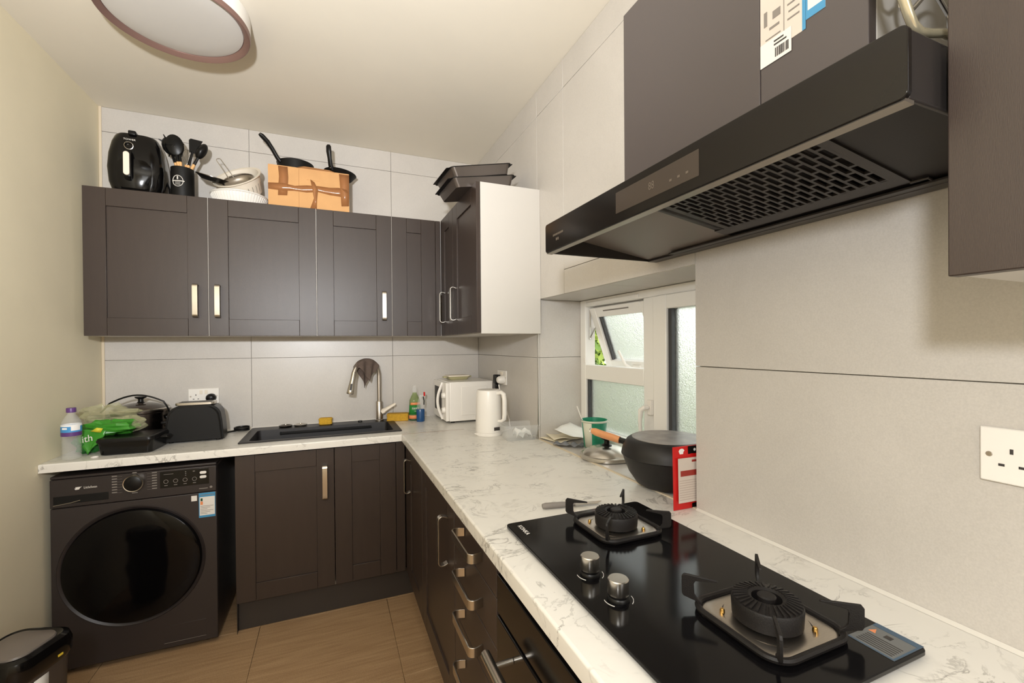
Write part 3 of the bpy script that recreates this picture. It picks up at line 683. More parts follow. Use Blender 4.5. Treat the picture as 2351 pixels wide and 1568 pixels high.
# ------------------------------------------------------------------ gas hob
def hob():
    X0, X1, Y0, Y1, z = 0.417, 0.836, 0.372, 1.063, WT
    t = thing('gas_hob', 'black glass two-burner gas hob set in the worktop', 'hob', ((X0 + X1) / 2, (Y0 + Y1) / 2, WT))
    mb = MB(t); mb.rprism(X0 + 0.012, X1 - 0.012, Y0 + 0.012, Y1 - 0.012, z + 0.0005, z + 0.006, 0.008); obj('base', mb, 'black_matte', t)
    mb = MB(t); mb.rprism(X0, X1, Y0, Y1, z + 0.006, z + 0.014, 0.012); obj('glass', mb, 'hob_glass', t, bevel=0.0015)
    G = z + 0.014
    for (cx, cy) in ((0.668, 0.930), (0.668, 0.512)):
        h = 0.079
        rings = []
        for (s_, zz, r_) in ((h, 0.0005, 0.03), (h, 0.006, 0.03), (h - 0.004, 0.008, 0.028), (h - 0.02, 0.0055, 0.024), (h - 0.03, 0.004, 0.02)):
            rings.append([(cx + p[0], cy + p[1], G + zz) for p in rrect(-s_, s_, -s_, s_, r_, 6)])
        mb = MB(t); mb.loft(rings); plate = obj('drip_plate', mb, 'brushed', t)
        mb = MB(t); mb.lathe([(0.066, 0.0048), (0.067, 0.0058), (0.0685, 0.0048)], (cx, cy, G), 48); obj('plate_groove', mb, 'steel_dark', plate)
        for (dx, dy) in ((-0.05, 0.045), (0.045, -0.05)):
            mb = MB(t); mb.lathe([(0, 0.012), (0.003, 0.0115), (0.0042, 0.009), (0.0042, 0.004)], (cx + dx, cy + dy, G), 10); obj('screw', mb, 'gold', plate)
        # burner: body ring with radial slots
        mb = MB(t); mb.lathe([(0.034, 0.008), (0.048, 0.007), (0.0525, 0.010), (0.054, 0.036), (0.052, 0.040), (0.027, 0.046), (0.023, 0.043), (0.022, 0.012), (0.034, 0.008)], (cx, cy, G), 48); bur = obj('burner', mb, 'black_iron', t)
        rb = MB(t)
        for k in range(32):
            a = 2 * math.pi * k / 32; rb.xf = Matrix.Translation((cx, cy, G)) @ Matrix.Rotation(a, 4, 'Z') @ Matrix.Rotation(0.0, 4, 'X')
            rb.add([(0.029, -0.0010, 0.0450), (0.0515, -0.0026, 0.0400), (0.0515, 0.0016, 0.0400), (0.029, 0.0008, 0.0450), (0.029, -0.0010, 0.0475), (0.0515, -0.0026, 0.0430), (0.0515, 0.0016, 0.0430), (0.029, 0.0008, 0.0475)], [(0, 3, 2, 1), (4, 5, 6, 7), (0, 1, 5, 4), (1, 2, 6, 5), (2, 3, 7, 6), (3, 0, 4, 7)])
        obj('burner_fins', rb, 'black_iron', bur)
        mb = MB(t); mb.lathe([(0, 0.048), (0.012, 0.048), (0.0145, 0.046), (0.0145, 0.036), (0.010, 0.034), (0.010, 0.010)], (cx, cy, G), 24); obj('inner_burner', mb, 'black_iron', bur)
        mb = MB(t); mb.lathe([(0, 0.040), (0.0012, 0.039), (0.0014, 0.030), (0.003, 0.029), (0.003, 0.012)], (cx - 0.008, cy - 0.0155, G), 8); obj('igniter', mb, 'gold', bur)
        # pan support: rounded square ring with four fingers
        ringp = [(cx + p[0], cy + p[1], G + 0.008) for p in rrect(-0.084, 0.084, -0.084, 0.084, 0.032, 8)]
        mb = MB(t); mb.tube(ringp, 0.0055, 8, closed=True); sup = obj('pan_support', mb, 'black_iron', t)
        for k in range(4):
            a = R(45 + 90 * k); mb = MB(t); mb.xf = Matrix.Translation((cx, cy, G)) @ Matrix.Rotation(a, 4, 'Z')
            r0 = 0.1035
            poly = [(r0 - 0.004, 0.006), (r0 + 0.004, 0.004), (r0 + 0.005, 0.014), (r0 + 0.026, 0.020), (r0 + 0.029, 0.025), (r0 + 0.029, 0.054), (r0 + 0.025, 0.059), (r0 - 0.028, 0.056), (r0 - 0.030, 0.053), (r0 + 0.006, 0.049), (r0 + 0.009, 0.044), (r0 + 0.008, 0.026), (r0 + 0.004, 0.020), (r0 - 0.004, 0.014)]
            mb.prism(poly, lambda p: (p[0], -0.0025, p[1]), lambda p: (p[0], 0.0025, p[1])); obj('finger', mb, 'black_iron', sup, bevel=0.0008)
    for (x, y) in ((0.483, 0.762), (0.483, 0.667)):
        mb = MB(t); mb.lathe([(0, 0.0385), (0.0175, 0.0385), (0.019, 0.0372), (0.0195, 0.012), (0.019, 0.011)], (x, y, G), 36); kn = obj('knob', mb, 'steel', t)
        mb = MB(t); mb.lathe([(0.019, 0.011), (0.0185, 0.007), (0.0205, 0.004), (0.0205, 0.0003)], (x, y, G), 30); obj('knob_base', mb, 'black_plastic', kn)
        for a0 in (165, -60):
            ar = MB(t); ar.tube(arc((x, y, G + 0.0004), 0.027, a0, a0 + 55, 8, 'xy'), 0.0006, 4); obj('dial_mark', ar, 'white_print', kn)
    o = t.location
    text('lettering', 'KONKA', 0.017, frame_m((0.4455 - o.x, 1.010 - o.y, G + 0.0003 - o.z), (0, -1, 0), (1, 0, 0)), 'white_print', t, sx=0.95)
    # sticker near the corner
    mb = MB(t); mb.box(0.757, 0.834, 0.377, 0.440, G + 0.0001, G + 0.0006); s = obj('energy_sticker', mb, 'film_grey', t)
    mb = MB(t); mb.box(0.822, 0.834, 0.377, 0.440, G + 0.0007, G + 0.0009); mb.box(0.757, 0.760, 0.377, 0.440, G + 0.0007, G + 0.0009); mb.box(0.76, 0.822, 0.377, 0.380, G + 0.0007, G + 0.0009); obj('sticker_border', mb, 'film_blue', s)
    mb = MB(t)
    for k in range(6): mb.box(0.765 + 0.0055 * k, 0.767 + 0.0055 * k, 0.384, 0.432, G + 0.0007, G + 0.0009)
    mb.box(0.803, 0.813, 0.405, 0.415, G + 0.0007, G + 0.0009); obj('sticker_print', mb, 'dark_print', s)
    mb = MB(t); mb.prism([(0.802, 0.425), (0.815, 0.430), (0.802, 0.435)], lambda p: (p[0], p[1], G + 0.0007), lambda p: (p[0], p[1], G + 0.0009)); obj('grade_mark', mb, 'label_orange', s)
hob()

# ------------------------------------------------------------------ cooker hood
def hood():
    X0, X1, Y0, Y1, Z0, Z1 = 0.574, XR - 0.0005, 0.272, 1.130, 1.655, 1.738
    t = thing('cooker_hood', 'wide dark cooker hood with glass front and slotted filter above the hob', 'cooker hood', (X1, (Y0 + Y1) / 2, Z0))
    # shell: top, ends, back, sloping underside
    mb = MB(t); mb.box(X0 + 0.0085, X1, Y0 + 0.006, Y1, Z1 - 0.006, Z1 - 0.0015); mb.box(X0 + 0.0085, X1, Y0 + 0.003, Y0 + 0.009, Z0 + 0.004, Z1 - 0.002); mb.box(X0 + 0.0085, X1, Y1 - 0.006, Y1 - 0.001, Z0 + 0.002, Z1 - 0.002); mb.box(X1 - 0.006, X1, Y0 + 0.009, Y1 - 0.006, Z0 + 0.002, Z1 - 0.006)
    obj('shell', mb, 'hood_metal', t, bevel=0.003)
    def zs(x): return 1.716 + (1.660 - 1.716) * (x - 0.594) / (0.95 - 0.594)
    def slab(a, b, name, m, x0=0.5945, x1=0.95):
        mb = MB(t); mb.add([(x0, a, zs(x0)), (x1, a, zs(x1)), (x1, b, zs(x1)), (x0, b, zs(x0)), (x0, a, zs(x0) + 0.004), (x1, a, zs(x1) + 0.004), (x1, b, zs(x1) + 0.004), (x0, b, zs(x0) + 0.004)], [(0, 3, 2, 1), (4, 5, 6, 7), (0, 1, 5, 4), (1, 2, 6, 5), (2, 3, 7, 6), (3, 0, 4, 7)])
        return obj(name, mb, m, t)
    slab(0.802, Y1 - 0.0065, 'far_plate', 'hood_plate'); slab(Y0 + 0.0095, 0.424, 'near_plate', 'hood_dark')
    slab(0.424, 0.802, 'filter_surround', 'hood_dark', 0.905, 0.95); slab(0.424, 0.802, 'filter_front_strip', 'hood_dark', 0.5945, 0.606)
    # back rail and front trim
    mb = MB(t); mb.box(0.935, X1 - 0.006, Y0 + 0.009, Y1 - 0.006, Z0, Z0 + 0.006); mb.box(0.915, 0.936, Y0 + 0.03, Y1 - 0.12, Z0 + 0.001, Z0 + 0.0055); obj('rear_rail', mb, 'hood_metal', t, bevel=0.001)
    mb = MB(t); mb.prism([(0.576, Z0 + 0.001), (0.5935, Z0 + 0.0), (0.5945, Z0 + 0.006), (0.5825, Z0 + 0.012)], lambda p: (p[0], Y0 + 0.004, p[1]), lambda p: (p[0], Y1 - 0.002, p[1])); obj('front_trim', mb, 'hood_trim', t)
    mb = MB(t); mb.box(0.5835, 0.594, Y0 + 0.0095, Y1 - 0.0065, Z0 + 0.012, Z1 - 0.0065); obj('front_back_board', mb, 'hood_dark', t)
    # glass front
    mb = MB(t); mb.prism(rrect(Y0, Y1, Z0 + 0.003, Z1, 0.008, 5), lambda p: (X0, p[0], p[1]), lambda p: (X0 + 0.008, p[0], p[1])); gl = obj('glass_front', mb, 'hood_glass', t, bevel=0.001)
    mb = MB(t); mb.box(X0 - 0.0006, X0 - 0.0001, 0.560, 0.792, 1.677, 1.722); scr = obj('touch_screen', mb, 'hood_screen', gl)
    o = t.location
    text('digits', '88', 0.021, frame_m((X0 - 0.0009 - o.x, 0.678 - o.y, 1.6995 - o.z), (0, -1, 0), (0, 0, 1)), 'dim_print', scr, sx=0.8)
    mb = MB(t)
    for k in range(3): mb.box(X0 - 0.0012, X0 - 0.0007, 0.583 + 0.02 * k, 0.589 + 0.02 * k, 1.690, 1.694)
    obj('touch_marks', mb, 'dim_print', scr)
    mb = MB(t)
    for k in range(9): mb.box(X0 - 0.0006, X0 - 0.0001, 1.083 - 0.0065 * k - 0.0045, 1.083 - 0.0065 * k, 1.695, 1.7005)
    for k in range(2): mb.box(X0 - 0.0006, X0 - 0.0001, 1.066 - 0.009 * k - 0.006, 1.066 - 0.009 * k, 1.681, 1.688)
    obj('maker_mark', mb, 'dim_print', gl)
    # filter: dark tray with slotted grille
    fx0, fx1, fy0, fy1 = 0.606, 0.905, 0.424, 0.802
    mb = MB(t); mb.box(fx0, fx1, fy0, fy1, 1.712, 1.716); filt = obj('filter', mb, 'hood_dark', t)
    def zf(x): return zs(x) - 0.004
    gb = MB(t)
    rows = 21; gy0, gy1 = 0.440, 0.762; pitch = (gy1 - gy0) / rows; gx0, gx1 = 0.622, 0.872
    def bar(x0, x1, y0, y1, th=0.004):
        gb.add([(x0, y0, zf(x0)), (x1, y0, zf(x1)), (x1, y1, zf(x1)), (x0, y1, zf(x0)), (x0, y0, zf(x0) + th), (x1, y0, zf(x1) + th), (x1, y1, zf(x1) + th), (x0, y1, zf(x0) + th)], [(0, 3, 2, 1), (4, 5, 6, 7), (0, 1, 5, 4), (1, 2, 6, 5), (2, 3, 7, 6), (3, 0, 4, 7)])
    for k in range(rows + 1): y = gy0 + pitch * k; bar(gx0, gx1, y - 0.0026, y + 0.0026)
    for k in range(rows):
        y = gy0 + pitch * k; n = 6; step = (gx1 - gx0) / n; off = step / 2 if k % 2 else 0
        for j in range(n + 1):
            x = gx0 + step * j + off
            if x < gx1 + 0.001: bar(x - 0.0032, x + 0.0032, y + 0.0026, y + pitch - 0.0026)
    bar(fx0, gx0 + 0.001, fy0, fy1); bar(gx1 - 0.001, fx1, fy0, fy1); bar(gx0, gx1, fy0, gy0 - 0.002); bar(gx0, gx1, gy1 + 0.002, gy1 + 0.012)
    obj('filter_grille', gb, 'hood_metal', filt)
    sb = MB(t)   # slotted cheek on the far side of the filter
    sb.add([(0.622, gy1 + 0.012, zf(0.622)), (0.872, gy1 + 0.012, zf(0.872)), (0.880, fy1, zs(0.88)), (0.616, fy1, zs(0.616))], [(0, 1, 2, 3)]); obj('filter_cheek', sb, 'hood_dark', filt, solid=0.001)
    sb = MB(t)
    for k in range(10):
        x = 0.64 + 0.023 * k; z1_ = zf(x) - 0.0008; sb.add([(x, gy1 + 0.017, z1_), (x + 0.011, gy1 + 0.017, z1_ - 0.001), (x + 0.011, fy1 - 0.01, zs(x) - 0.0015), (x, fy1 - 0.01, zs(x) - 0.0007)], [(0, 1, 2, 3)])
    obj('cheek_slots', sb, 'black_matte', filt)
    mb = MB(t); mb.tube([(0.905, 0.426, zs(0.905) - 0.004), (0.905, 0.402, zs(0.905) - 0.004), (0.925, 0.402, zs(0.925) - 0.005), (0.93, 0.385, zs(0.93) - 0.004)], 0.0025, 6); obj('filter_clip', mb, 'hood_metal', filt)
hood()
def hood_cabinet():
    X1, Z1, cx = XR - 0.001, 1.7385, 0.70
    t = thing('wall_cabinet', 'flat dark cabinet above the cooker hood with stickers and white side', 'cabinet', (X1, 0.653, Z1))
    carcass(t, cx + 0.0185, X1, 0.376, 0.930, Z1, 2.235, open_axis='x')
    for (a, b) in ((0.9295, 0.545), (0.5435, 0.3765)):
        ch = flat_front(t, M_right(cx, a, Z1), a - b, 2.235 - Z1, 0.018, 'cabinet_gloss', 'door')
    # stickers on the chimney
    def sheet(name, y1, y0, z0, z1, m, par, x=cx, k=1):
        mb = MB(t); mb.box(x - 0.0005 * k, x - 0.0005 * (k - 1) - 0.0001, y0, y1, z0, z1); return obj(name, mb, m, par)
    s = sheet('energy_sticker', 0.543, 0.466, 1.892, 2.03, 'sticker_pink', ch, k=1)
    sheet('sticker_border', 0.4695, 0.464, 1.892, 2.03, 'sticker_blue', s, k=2)
    mb = MB(t)
    for k in range(6): mb.box(cx - 0.0011, cx - 0.0006, 0.474, 0.494 - 0.002 * (k % 2), 1.925 + 0.012 * k, 1.9275 + 0.012 * k)
    for (a, b, c, d) in ((0.536, 0.53, 1.94, 1.965), (0.526, 0.508, 1.93, 1.934), (0.520, 0.506, 1.945, 1.958), (0.533, 0.506, 1.915, 1.917)): mb.box(cx - 0.0011, cx - 0.0006, b, a, c, d)
    mb.box(cx - 0.0011, cx - 0.0006, 0.4995, 0.5005, 1.905, 2.0); obj('sticker_print', mb, 'grey_print', s)
    s2 = sheet('serial_sticker', 0.5425, 0.487, 1.872, 1.912, 'white_print', ch, k=3)
    mb = MB(t); rnd = random.Random(5); y = 0.515
    while y > 0.492: wv = rnd.choice((0.0006, 0.0012, 0.0018)); mb.box(cx - 0.0021, cx - 0.0016, y - wv, y, 1.878, 1.893); y -= wv + rnd.choice((0.0007, 0.0014))
    mb.box(cx - 0.0021, cx - 0.0016, 0.495, 0.517, 1.898, 1.9005); mb.box(cx - 0.0021, cx - 0.0016, 0.50, 0.517, 1.904, 1.9065); obj('barcode', mb, 'dark_print', s2)
    s3 = sheet('blue_sticker', 0.4635, 0.434, 1.905, 2.03, 'white_print', ch, k=1); sheet('sticker_border', 0.4635, 0.434, 1.905, 1.918, 'sticker_blue', s3, k=2); sheet('sticker_border', 0.4635, 0.461, 1.918, 2.03, 'sticker_blue', s3, k=2)
hood_cabinet()

# chrome wire rack left on top of the hood
def rack():
    t = thing('wire_rack', 'bent chrome wire rack on top of the hood beside the white cabinet side', 'rack', (0.72, 0.31, 1.738))
    mb = MB(t); mb.tube([(0.585, 0.302, 1.862), (0.634, 0.300, 1.783), (0.643, 0.300, 1.772), (0.655, 0.299, 1.766), (0.672, 0.297, 1.767), (0.70, 0.296, 1.774), (0.76, 0.300, 1.782), (0.80, 0.302, 1.775), (0.812, 0.302, 1.7425)], 0.0052, 10); obj('front_rod', mb, 'rack_chrome', t)
    mb = MB(t); mb.tube([(0.742, 0.345, 1.96), (0.716, 0.345, 1.888), (0.708, 0.345, 1.862), (0.712, 0.345, 1.846), (0.725, 0.345, 1.841), (0.740, 0.345, 1.850), (0.768, 0.345, 1.876), (0.785, 0.345, 1.886), (0.80, 0.345, 1.886), (0.83, 0.345, 1.866), (0.842, 0.345, 1.80), (0.842, 0.345, 1.7415)], 0.0032, 9); obj('rear_rod', mb, 'chrome', t)
    mb = MB(t); mb.tube([(0.676, 0.345, 1.95), (0.672, 0.345, 1.875), (0.678, 0.345, 1.860), (0.692, 0.345, 1.857), (0.712, 0.345, 1.872), (0.742, 0.345, 1.90), (0.77, 0.345, 1.95), (0.742, 0.345, 1.96)], 0.0030, 9); obj('rear_rod', mb, 'chrome', t)
    mb = MB(t); mb.tube([(0.585, 0.302, 1.862), (0.60, 0.325, 1.93), (0.676, 0.345, 1.95)], 0.004, 8); obj('side_rod', mb, 'chrome', t)
    b = MB(); b.tube([(0.70, 0.283, 1.7425), (0.78, 0.281, 1.7415), (0.95, 0.281, 1.7415)], 0.0032, 8); tag(obj('power_flex', b, 'black_plastic'), 'thin black flex lying on the hood top by the cabinet', 'cable')
rack()

# ------------------------------------------------------------------ ceiling lamp
def lamp():
    cx, cy = -0.520, 1.978
    t = thing('ceiling_lamp', 'round flush ceiling lamp with brown rim and white diffuser, switched off', 'lamp', (cx, cy, CZ))
    mb = MB(t); mb.lathe([(0.0, 0.0), (0.236, 0.0), (0.2395, -0.004), (0.2395, -0.062), (0.0, -0.062)], (cx, cy, CZ - 0.0003), 72); obj('drum', mb, 'white_plastic', t)
    mb = MB(t); mb.lathe([(0.2395, -0.0615), (0.2402, -0.065), (0.2365, -0.079), (0.2335, -0.081), (0.228, -0.078), (0.216, -0.068), (0.215, -0.0625), (0.2395, -0.0625)], (cx, cy, CZ), 72); obj('rim', mb, 'lamp_ring', t)
    mb = MB(t); mb.lathe([(0.0, -0.074), (0.08, -0.0735), (0.15, -0.072), (0.20, -0.069), (0.2135, -0.066), (0.2145, -0.0625)], (cx, cy, CZ), 72); obj('diffuser', mb, 'lamp_diffuser', t)
lamp()

# ------------------------------------------------------------------ bin
def bin_():
    t = thing('pedal_bin', 'black-rimmed rubbish bin with grey lid in front of the washing machine', 'bin', (-0.925, 1.868, 0), R(-20))
    mb = MB(); rings = []
    for (z, sx, sy) in ((0.0, 0.082, 0.078), (0.02, 0.086, 0.082), (0.40, 0.096, 0.096)): rings.append([(p[0], p[1], z) for p in rrect(-sx, sx, -sy, sy, 0.05, 6)])
    mb.loft(rings); obj('body', mb, 'bin_body', t)
    mb = MB(); rings = []
    for (z, s_) in ((0.385, 0.0), (0.40, 0.009), (0.435, 0.010), (0.455, 0.003), (0.462, -0.012), (0.457, -0.022)): rings.append([(p[0], p[1], z) for p in rrect(-0.096 - s_, 0.096 + s_, -0.096 - s_, 0.096 + s_, 0.05 + s_, 8)])
    mb.loft(rings); obj('rim', mb, 'black_gloss', t)
    mb = MB(); rings = []
    for (z, s_) in ((0.4575, 0.0), (0.463, -0.004), (0.472, -0.05), (0.475, -0.1)): rings.append([(p[0], p[1], z) for p in rrect(-0.074 - s_ * 0.6, 0.074 + s_ * 0.6, -0.074 - s_ * 0.6, 0.074 + s_ * 0.6, max(0.04 + s_ * 0.3, 0.008), 8)])
    mb.loft(rings); obj('lid', mb, 'bin_lid', t)
    mb = MB(); mb.box(-0.03, 0.03, -0.115, -0.075, 0.012, 0.022); obj('pedal', mb, 'black_plastic', t, bevel=0.003)
    mb = MB(); mb.add([(0.0938, 0.0, 0.29), (0.0938, -0.045, 0.29), (0.0962, -0.045, 0.375), (0.0962, 0.0, 0.375)], [(0, 1, 2, 3)]); s = obj('label_sheet', mb, 'white_print', t, solid=0.0008)
    mb = MB(); mb.add([(0.0952, -0.008, 0.30), (0.0952, -0.022, 0.30), (0.0962, -0.022, 0.33), (0.0962, -0.008, 0.33)], [(0, 1, 2, 3)]); obj('label_print', mb, 'dark_print', s, solid=0.0004)
    mb = MB(); mb.box(0.1048, 0.1075, 0.02, 0.036, 0.405, 0.412); obj('rim_clip', mb, 'label_yellow', t, bevel=0.001)
bin_()

# ------------------------------------------------------------------ sink and tap
def sink():
    t = thing('kitchen_sink', 'black composite sink set into the worktop', 'sink', (-0.034, 2.745, WT))
    X0, X1, Y0, Y1 = -0.434, 0.367, 2.520, 2.966; bx0, bx1, by0, by1 = -0.392, 0.325, 2.560, 2.862; z = WT
    o_ = rrect(X0, X1, Y0, Y1, 0.012, 5); i_ = rrect(bx0, bx1, by0, by1, 0.02, 5); lo = rrect(bx0 + 0.01, bx1 - 0.01, by0 + 0.008, by1 - 0.008, 0.02, 5)
    mb = MB(t)
    mb.loft([[(p[0], p[1], z + 0.0003) for p in o_], [(p[0], p[1], z + 0.004) for p in o_], [(p[0], p[1], z + 0.0055) for p in rrect(X0 + 0.004, X1 - 0.004, Y0 + 0.004, Y1 - 0.004, 0.012, 5)], [(p[0], p[1], z + 0.0035) for p in i_], [(p[0], p[1], z - 0.165) for p in lo]], cap0=False)
    obj('basin', mb, 'sink_black', t)
    mb = MB(t); mb.lathe([(0, -0.162), (0.035, -0.1615), (0.042, -0.164)], (0.05, 2.70, z), 28); obj('drain', mb, 'steel', t)
    mb = MB(t)
    for y in (2.829, 2.850): mb.box(bx0 + 0.12, bx1 - 0.1, y, y + 0.009, z - 0.022, z - 0.012)
    mb.box(bx0 + 0.115, bx0 + 0.12, 2.829, 2.859, z - 0.024, z - 0.010); obj('ledge_bar', mb, 'black_plastic', t, bevel=0.001)
    mb = MB(t); mb.lathe([(0, 0.012), (0.012, 0.012), (0.0135, 0.010), (0.0135, 0.0045)], (0.165, 2.925, z), 20); obj('waste_knob', mb, 'black_plastic', t)
    for (x, y, m) in ((-0.255, 2.925, 'steel_dark'), (-0.175, 2.930, 'steel')):
        tt = thing('drain_strainer', 'dull metal plughole strainer lying behind the sink' if m == 'steel_dark' else 'shiny metal plughole strainer behind the sink, next to the dull one', 'strainer', (x, y, z + 0.0057))
        m2 = MB(); m2.lathe([(0, 0.004), (0.02, 0.003), (0.026, 0.006), (0.034, 0.009), (0.037, 0.008), (0.034, 0.0002), (0.0, 0.0002)], n=28); obj('cup', m2, m, tt)
        m2 = MB(); m2.lathe([(0, 0.017), (0.005, 0.016), (0.006, 0.012), (0.003, 0.009), (0.003, 0.003)], n=12); obj('knob', m2, 'nickel', tt)
sink()
def tap():
    bx, by = 0.281, 2.915; z = WT + 0.0056
    d = Vector((-0.18, -0.13, 0)).normalized(); n = Vector((d.y, -d.x, 0))
    if n.y > 0: n = -n
    t = thing('mixer_tap', 'brushed steel gooseneck tap with pull-out spray head', 'tap', (bx, by, z))
    mb = MB(t); mb.lathe([(0.0245, 0.0), (0.0245, 0.006), (0.0205, 0.009), (0.0205, 0.12), (0.0185, 0.124), (0.013, 0.125)], (bx, by, z), 28); obj('body', mb, 'brushed', t)
    B = Vector((bx, by, 0)); rad = 0.098; zc = 1.205
    pts = [B + Vector((0, 0, z + 0.12)), B + Vector((0, 0, 1.10)), B + Vector((0, 0, 1.16))]
    for k in range(19):
        a = R(162 * k / 18); pts.append(B + d * (rad - rad * math.cos(a)) + Vector((0, 0, zc + rad * math.sin(a))))
    mb = MB(t); mb.tube(pts, 0.0128, 16); obj('spout', mb, 'brushed', t)
    p0 = pts[-1]; tip = B + d * 0.222 + Vector((0, 0, 1.108)); mb = MB(t)
    mb.tube([p0 + (p0 - tip).normalized() * 0.004, p0, p0.lerp(tip, 0.35), p0.lerp(tip, 0.45), p0.lerp(tip, 0.8), p0.lerp(tip, 0.97), tip], [0.0135, 0.0145, 0.015, 0.016, 0.0205, 0.022, 0.0195], 20); head = obj('spray_head', mb, 'nickel', t)
    c = p0.lerp(tip, 0.68); ax = (tip - p0).normalized(); nn = (Vector((-0.1, -1, 0.1)) - ax * Vector((-0.1, -1, 0.1)).dot(ax)).normalized(); sd = ax.cross(nn)
    mb = MB(t); mb.prism(rrect(-0.006, 0.006, -0.02, 0.02, 0.004, 4), lambda p: c + sd * p[0] + ax * p[1] + nn * 0.015, lambda p: c + sd * p[0] + ax * p[1] + nn * 0.0212); obj('spray_button', mb, 'dark_print', head)
    # lever to the right
    s = B + Vector((0.012, -0.012, z + 0.055)); e = B + Vector((0.098, -0.03, z + 0.105)); mb = MB(t)
    mb.tube([s, s.lerp(e, 0.12), s.lerp(e, 0.3), s.lerp(e, 0.9), e], [0.017, 0.019, 0.013, 0.0095, 0.006], 14, flat=0.6); obj('lever', mb, 'white_warm', t)
    # rag hung over the arch
    def zt(a): return zc + rad * math.sin(a)
    def rag(u, v):
        a = R(150 - 115 * u); sgn = (v - 0.5) * 2; base = B + d * (rad - rad * math.cos(a)) + Vector((0, 0, zc + rad * math.sin(a) + 0.0165))
        tri = max(0.0, 1 - abs(u - 0.54) / 0.44); ln = (0.02 + 0.165 * tri ** 0.75) * (1.0 if sgn < 0 else 0.75)
        q = abs(sgn); drop = max(0, q - 0.12) / 0.88 * ln; side = min(1, q / 0.16) * 0.019 * (1 if sgn > 0 else -1)
        fold = 0.006 * math.sin(u * 17 + 1.2 * q) * min(1, q * 2)
        squeeze = (0.54 - u) * 0.10 * drop / 0.15
        return base - n * side * -1.0 + n * 0.0 + (n * (fold if sgn < 0 else -fold)) - d * squeeze + Vector((0, 0, -drop - 0.002))
    mb = MB(); mb.grid(rag, 26, 30)
    # put the long fall on the camera side
    o = obj('cleaning_rag', mb, 'rag_brown', None, solid=0.0025); tag(o, 'brown rag draped over the arch of the tap', 'rag')
tap()
def sponges():
    def block(name, label, c, sx, sy, sz, rz, m, cat, tilt=0.0):
        mb = MB(); rnd = random.Random(int(sx * 1e4)); rings = []
        for k, (zz, s_) in enumerate(((0.0, -0.004), (0.004, 0), (sz * 0.5, -0.002), (sz - 0.004, 0.001), (sz, -0.004))):
            rings.append([(p[0] + rnd.gauss(0, 0.0007), p[1] + rnd.gauss(0, 0.0007), zz + rnd.gauss(0, 0.0004) * (k > 0)) for p in rrect(-sx / 2 - s_, sx / 2 + s_, -sy / 2 - s_, sy / 2 + s_, 0.008, 4)])
        mb.loft(rings); o = obj(name, mb, m); o.location = c; o.rotation_euler = (0, 0, rz); return tag(o, label, cat)
    block('sponge', 'small yellow sponge on the rear ledge of the sink', (-0.035, 2.915, WT + 0.0062), 0.075, 0.05, 0.038, R(-8), 'sponge', 'sponge')
    block('sponge', 'large mustard sponge lying between the tap and the green bottle', (0.395, 2.895, WT + 0.0006), 0.135, 0.075, 0.046, R(-12), 'cloth_yellow', 'sponge')
sponges()

# ------------------------------------------------------------------ bottles by the sink
def detergent():
    t = thing('detergent_bottle', 'clear green washing-up liquid bottle with green label', 'bottle', (0.497, 2.862, WT))
    prof = [(0.0, 0.0005), (0.034, 0.0005), (0.037, 0.006), (0.037, 0.04), (0.032, 0.075), (0.035, 0.105), (0.033, 0.13), (0.022, 0.155), (0.014, 0.17), (0.0135, 0.178)]
    mb = MB(); mb.lathe(prof, n=28, sx=1.0, sy=0.72); b = obj('body', mb, 'liquid_green', t)
    mb = MB(); mb.lathe([(0.0137, 0.178), (0.0165, 0.18), (0.0155, 0.205), (0.012, 0.212), (0.0115, 0.222), (0, 0.222)], n=20); obj('cap', mb, 'clear_plastic', t)
    def band(z0, z1, rr0, rr1, m, a0, a1, nm):
        mb = MB(); mb.lathe([(rr0, z0), ((rr0 + rr1) / 2, (z0 + z1) / 2), (rr1, z1)], n=16, a0=R(a0), a1=R(a1), sx=1.01, sy=0.735); return obj(nm, mb, m, b, solid=0.0004)
    band(0.012, 0.034, 0.0378, 0.0378, 'label_orange', 190, 350, 'label_strip'); lab = band(0.04, 0.1, 0.0378, 0.0355, 'label_green', 190, 350, 'label_sheet'); band(0.1, 0.116, 0.0355, 0.0352, 'label_orange', 215, 350, 'label_strip'); band(0.001, 0.011, 0.036, 0.0378, 'dark_green', 190, 350, 'label_strip')
    text('lettering', 'FAIRY', 0.018, frame_m((0, -0.0285, 0.078), (1, 0, 0), (0, 0, 1)), 'white_print', lab, sx=0.95)
    text('lettering', 'ECO', 0.010, frame_m((0.004, -0.0285, 0.061), (1, 0, 0), (0, 0, 1)), 'white_print', lab)
    s = thing('spray_bottle', 'small bottle of blue liquid with a red nozzle', 'bottle', (0.522, 2.797, WT))
    mb = MB(); mb.lathe([(0, 0.0005), (0.024, 0.0005), (0.026, 0.005), (0.026, 0.075), (0.0245, 0.078)], n=24, sy=0.8); obj('liquid', mb, 'blue_liquid', s)
    mb = MB(); mb.lathe([(0.0245, 0.078), (0.022, 0.11), (0.013, 0.145), (0.009, 0.155), (0, 0.155)], n=24, sy=0.8); obj('shoulder', mb, 'clear_plastic', s)
    mb = MB(); mb.box(-0.008, 0.02, -0.008, 0.008, 0.156, 0.168); obj('spray_head', mb, 'clear_plastic', s, bevel=0.002); mb = MB(); mb.box(0.020, 0.030, -0.006, 0.006, 0.160, 0.186); obj('nozzle', mb, 'red', s, bevel=0.002)
    mb = MB(); mb.tube([(0.018, 0, 0.157), (0.023, -0.002, 0.13), (0.021, -0.003, 0.105)], 0.0035, 8); obj('trigger', mb, 'black_plastic', s)
detergent()

